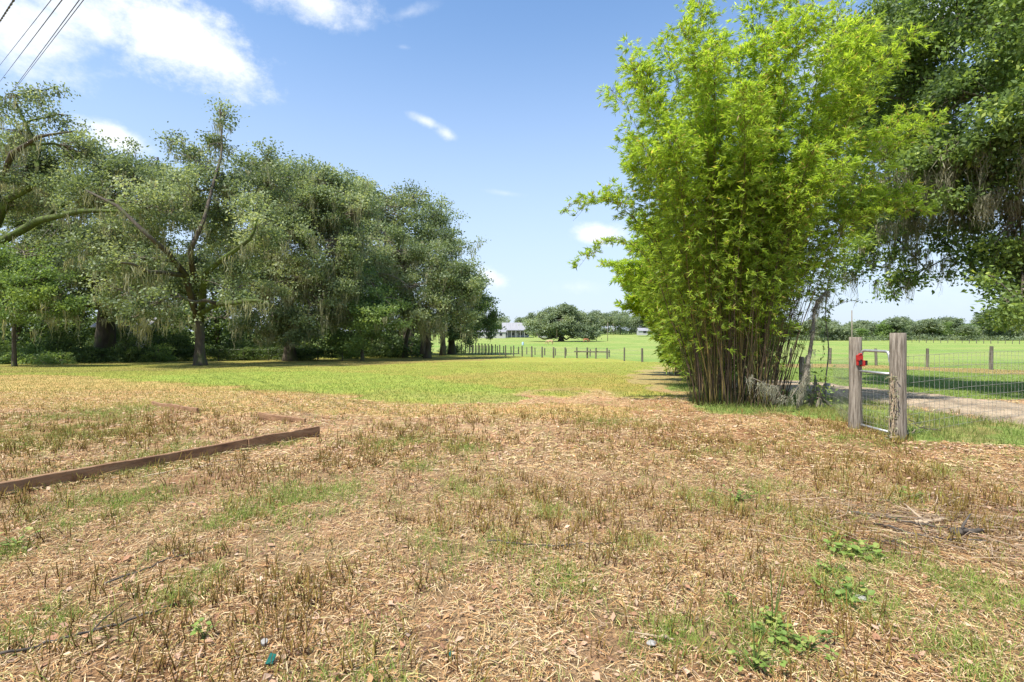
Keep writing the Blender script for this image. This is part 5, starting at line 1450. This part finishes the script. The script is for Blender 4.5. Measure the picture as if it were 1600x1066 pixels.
stick('long dark stick lying across the brush pile at right', [(1320, 800), (1380, 808), (1430, 822), (1480, 830)], .010, .005, 'dark_stick', 1)
stick('second dark stick lower in the brush pile at right', [(1365, 818), (1420, 835), (1480, 846), (1560, 850)], .008, .004, 'dark_stick', 2)
stick('pale barkless stick in the brush pile at right', [(1430, 820), (1455, 819), (1478, 817)], .017, .012, 'pale_stick', 3, .03)
stick('short thick dark branch at the right end of the brush pile', [(1484, 836), (1510, 838), (1540, 833)], .030, .012, 'dark_stick', 4, .03)
stick('long thin dark stick across the lower left corner', [(0, 1035), (90, 1010), (180, 985), (270, 955)], .007, .005, 'dark_stick', 5)
stick('thin brown stick lying along the lower left litter', [(160, 920), (260, 880), (330, 862)], .005, .003, 'dark_stick', 6)
stick('bleached stick lying in front of the long edging board', [(220, 748), (300, 734), (388, 718)], .006, .004, 'pale_stick', 7)
stick('brown stick in the middle foreground', [(760, 850), (840, 856), (960, 852)], .005, .003, 'dark_stick', 8)
stick('pale straight stick at lower right centre', [(1000, 1000), (1030, 1002), (1055, 1006)], .006, .005, 'pale_stick', 9)
stick('dark twig leaning in the litter below the brush pile', [(1345, 845), (1400, 852), (1440, 862)], .004, .003, 'dark_stick', 10)
stick('small pale branch beside the foot of the hinge post', [(1390, 690), (1415, 686), (1445, 672)], .010, .006, 'pale_stick', 11, .06)
stick('dark bent twig right of the hinge post', [(1420, 665), (1440, 680), (1470, 684)], .008, .005, 'dark_stick', 12, .10)
# fine brush
rng = rs(44)
x0, y0 = gp(1460, 815); n = 420
X = x0 + rng.randn(n) * .62; Y = y0 + rng.randn(n) * .42; th = rng.normal(-.35, .65, n) ; Lg = .12 + .45 * rng.rand(n)
t = np.linspace(0, 1, 4)[None, :]
PX = X[:, None] + np.cos(th)[:, None] * Lg[:, None] * t; PY = Y[:, None] + np.sin(th)[:, None] * Lg[:, None] * t + (.05 * rng.randn(n, 1)) * t ** 2
P = np.stack([PX, PY, zg(PX, PY) + .01 + .045 * rng.rand(n)[:, None]], -1)
V, F = ribbons(P, np.full((n, 4), .0045) * (.5 + rng.rand(n, 1)), rough_side(norm(np.stack([np.cos(th), np.sin(th), 0 * th], 1)), rng, n))
pal = np.array([[.26, .19, .13], [.34, .25, .17], [.12, .08, .055], [.42, .32, .22]])
o = make_mesh('brush_pile', V, F, M['straw'], tint=np.repeat(pal[rng.randint(0, 4, n)], 3, 0))
tag(o, 'heap of fine grey-brown twigs spread around the sticks at right', 'twigs', kind='stuff')


def weed(label, px, py, w, n, seed, leaf=.05, tall=.08, spikes=0):
    leaf *= .66; n = int(n * 1.3)
    rng = rs(seed); x, y = gp(px, py); z = float(zg(x, y)); org = np.array([x, y, z])
    root = empty('weed', org, label, 'weed', 'broad-leaved weeds in the litter')
    A = Acc(); ends = []
    for i in range(n):
        a = rng.rand() * 6.28; r = w * rng.rand() ** .6
        e = org + [math.cos(a) * r, math.sin(a) * r * .8, tall * (.3 + .8 * rng.rand())]
        A.tube(bez(org + rng.randn(3) * [.01, .01, 0], (org + e) / 2 + [0, 0, .03], e, 5), np.linspace(.0028, .0015, 5), 4, cap=False); ends.append(e)
    for i in range(spikes):
        a = rng.rand() * 6.28; e = org + [math.cos(a) * .07, math.sin(a) * .05, .2 + .16 * rng.rand()]
        A.tube(bez(org, (org + e) / 2 + [0, 0, .05], e, 6), np.linspace(.004, .0015, 6), 4, cap=False)
    A.build('stems', M['weed_leaf'], root, org=org)
    # folded oval leaves: six faces each
    Vs = []; Fs = []; rr = []; k = 0
    for e in ends:
        for q in range(rng.randint(1, 4)):
            a = rng.rand() * 6.28; D = np.array([math.cos(a), math.sin(a), rng.randn() * .25]); D /= np.linalg.norm(D)
            S_ = np.cross(D, [0, 0, 1]); S_ /= np.linalg.norm(S_); S_[2] += rng.randn() * .3; up = np.cross(S_, D)
            l = leaf * (.6 + .7 * rng.rand()); wd = l * .36
            pts = [(0, 0, 0), (.3, 1, .18), (.65, .85, .14), (1, 0, -.10), (.65, -.85, .14), (.3, -1, .18), (.33, 0, 0), (.68, 0, -.02)]
            for (u_, v_, h_) in pts: Vs.append(e + D * u_ * l + S_ * v_ * wd + up * h_ * wd)
            Fs += [[k, k + 1, k + 6, k + 6], [k + 1, k + 2, k + 7, k + 6], [k + 2, k + 3, k + 7, k + 7], [k, k + 6, k + 5, k + 5], [k + 6, k + 7, k + 4, k + 5], [k + 7, k + 3, k + 4, k + 4]]
            rr += [rng.rand()] * 6; k += 8
    Fs = np.array(Fs); tri = Fs[:, 2] == Fs[:, 3]
    order = np.concatenate([np.where(~tri)[0], np.where(tri)[0]])
    make_mesh('leaves', np.array(Vs), [Fs[~tri], Fs[tri][:, :3]], M['weed_leaf'], root, rnd=np.array(rr)[order], org=org)


weed('leafy green weed left of the brush pile with the largest leaves', 1335, 868, .17, 22, 1, .065)
weed('low green weed just above the largest-leaved one', 1305, 848, .10, 10, 2, .04)
weed('trailing green weed with folded leaves in the lower right', 1325, 945, .17, 20, 3, .055)
weed('small yellow-green weed above the trailing one', 1300, 900, .12, 10, 4, .04)
weed('round-leaved weed with two tall pale blades at lower right centre', 1208, 985, .07, 12, 5, .045, spikes=3)
weed('green weed near the bottom edge, left of the trailing one', 1215, 1010, .12, 12, 6, .05)
weed('flat yellowish weed close to the bottom edge at lower right', 1260, 1020, .16, 16, 7, .045)
weed('weed at the very bottom edge at lower right', 1180, 1050, .12, 12, 8, .045, spikes=2)
weed('small green weed alone in the middle litter', 1140, 952, .04, 6, 9, .035)
weed('light-green weed above the pale stick in the brush pile', 1425, 782, .14, 12, 10, .05)
weed('low green weed at the left edge of the photo', 28, 855, .16, 12, 11, .05)
weed('tiny green weed in the lower left litter', 318, 1002, .05, 7, 12, .04)
weed('low weeds spreading in the sunny patch right of centre', 1150, 782, .28, 26, 13, .045)
weed('bushy weed at the foot of the hinge post, right side', 1436, 664, .14, 18, 14, .055, tall=.22)

# glass shard, cap, stone
x, y = gp(423, 1046); A = Acc(); A.add([[-.018, -.02, 0], [.012, -.024, 0], [.02, .018, 0], [-.008, .028, 0], [-.018, -.02, .006], [.012, -.024, .009], [.02, .018, .008], [-.008, .028, .005]], [[0, 3, 2, 1], [4, 5, 6, 7], [0, 1, 5, 4], [1, 2, 6, 5], [2, 3, 7, 6], [3, 0, 4, 7]])
o_ = A.build('glass_shard', M['teal_glass']); o_.location = (x, y, float(zg(x, y)) + .03); o_.rotation_euler = (.5, .1, .2); tag(o_, 'teal green glass shard in the litter at the bottom edge', 'glass shard')
x, y = gp(413, 1013); A = Acc(); A.tube([[0, 0, 0], [0, 0, .006], [0, 0, .011], [0, 0, .012]], [.017, .0168, .0155, .011], 22)
o_ = A.build('bottle_cap', M['stone']); o_.location = (x, y, float(zg(x, y)) + .024); o_.rotation_euler = (.3, .1, 0); tag(o_, 'round pale bottle cap just above the teal glass shard', 'bottle cap')
x, y = gp(705, 1030); A = Acc(); A.add([[-.014, -.01, 0], [.016, -.008, 0], [.010, .014, 0], [-.012, .012, 0], [-.012, -.009, .006], [.014, -.007, .008], [.009, .012, .007], [-.010, .010, .005]], [[0, 3, 2, 1], [4, 5, 6, 7], [0, 1, 5, 4], [1, 2, 6, 5], [2, 3, 7, 6], [3, 0, 4, 7]])
o_ = A.build('glass_shard', M['teal_glass']); o_.location = (x, y, float(zg(x, y)) + .024); o_.rotation_euler = (.35, 0, 1); tag(o_, 'smaller teal glass shard near the bottom edge left of centre', 'glass shard')
import bmesh
for (px, py, s_, lb) in [(1345, 943, .028, 'small whitish stone beside the trailing weed'), (1018, 1013, .018, 'small pale stone near the pale straight stick')]:
    x, y = gp(px, py); bmn = bmesh.new(); bmesh.ops.create_icosphere(bmn, subdivisions=3, radius=s_)
    for v in bmn.verts: v.co = Vector((v.co.x * (1.25 + .3 * math.sin(v.co.y * 90)), v.co.y, v.co.z * .6)) * (1 + .12 * math.sin(v.co.x * 170 + v.co.z * 120))
    me = bpy.data.meshes.new('stone'); bmn.to_mesh(me); bmn.free(); me.materials.append(M['stone'])
    o_ = link(bpy.data.objects.new('stone', me)); o_.location = (x, y, float(zg(x, y)) + .02); tag(o_, lb, 'stone', 'pale stones in the litter')


# ------------------------------------------------------------------ horses and trough in the far field
def horse(label, px, Y, rot, mat, s=1.0, lying=False):
    X_ = at(px, Y); z_ = float(zg(X_, Y))
    root = empty('horse', (X_, Y, z_), label, 'horse'); root.rotation_euler.z = rot; root.scale = (s, s, s)
    if not lying:
        J = {'hip': ((-.62, 0, 1.18), .27), 'loin': ((-.25, 0, 1.15), .28), 'rib': ((.15, 0, 1.12), .31), 'chest': ((.52, 0, 1.15), .26), 'nk1': ((.85, 0, 1.10), .17), 'nk2': ((1.12, 0, .78), .125), 'poll': ((1.32, 0, .52), .11), 'nose': ((1.42, 0, .16), .065),
             'tail0': ((-.88, 0, 1.22), .07), 'tail1': ((-.98, 0, .9), .06), 'tail2': ((-.97, 0, .45), .03)}
        E = [('hip', 'loin'), ('loin', 'rib'), ('rib', 'chest'), ('chest', 'nk1'), ('nk1', 'nk2'), ('nk2', 'poll'), ('poll', 'nose'), ('hip', 'tail0'), ('tail0', 'tail1'), ('tail1', 'tail2')]
        for sd in (-1, 1):
            y = .17 * sd; a = .10 * sd
            J[f'st{sd}'] = ((-.60 + a * .3, y, .86), .15); J[f'hk{sd}'] = ((-.80 + a, y, .50), .075); J[f'hf{sd}'] = ((-.72 + a, y, .10), .05); J[f'ht{sd}'] = ((-.66 + a, y, .03), .06)
            J[f'el{sd}'] = ((.50, y, .80), .12); J[f'kn{sd}'] = ((.55 - a, y, .46), .07); J[f'ff{sd}'] = ((.52 - a, y, .10), .045); J[f'ft{sd}'] = ((.57 - a, y, .03), .055)
            J[f'ear{sd}'] = ((1.24, .07 * sd, .66), .02)
            E += [('hip', f'st{sd}'), (f'st{sd}', f'hk{sd}'), (f'hk{sd}', f'hf{sd}'), (f'hf{sd}', f'ht{sd}'), ('chest', f'el{sd}'), (f'el{sd}', f'kn{sd}'), (f'kn{sd}', f'ff{sd}'), (f'ff{sd}', f'ft{sd}'), ('poll', f'ear{sd}')]
    names = list(J); me = bpy.data.meshes.new('body')
    me.from_pydata([J[n_][0] for n_ in names], [(names.index(a_), names.index(b_)) for a_, b_ in E], [])
    ob = link(bpy.data.objects.new('body', me), root); sk = ob.modifiers.new('skin', 'SKIN')
    for i, n_ in enumerate(names): me.skin_vertices[0].data[i].radius = (J[n_][1], J[n_][1])
    me.skin_vertices[0].data[0].use_root = True
    sb = ob.modifiers.new('sub', 'SUBSURF'); sb.levels = 1; sb.render_levels = 1
    me.materials.append(M[mat])
    A = Acc(); A.tube([[.70, 0, 1.36], [.95, 0, 1.12], [1.18, 0, .84], [1.28, 0, .66]], [.03, .06, .055, .03], 6).build('mane', M['mane'], root)
    return root


horse('pale tan horse grazing in front of the spreading far oak', 859, 150, math.pi, 'hide_tan')
horse('chestnut horse in the shade under the right side of the spreading far oak', 915.5, 176, .25, 'hide_red', 1.0)
X_, Y_ = at(817, 140), 140; z_ = float(zg(X_, Y_))
tb = empty('water_barrel', (X_, Y_, z_), 'small pale blue barrel standing in the far field left of the spreading oak', 'barrel')
Acc().tube([[0, 0, 0], [0, 0, .08], [0, 0, .45], [0, 0, .85], [0, 0, .92]], [.27, .29, .31, .29, .27], 16).build('barrel', M['blue_plastic'], tb, smooth=True)
Acc().tube([[0, 0, .922], [0, 0, .95]], .22, 16).build('lid', M['white_paint'], tb)
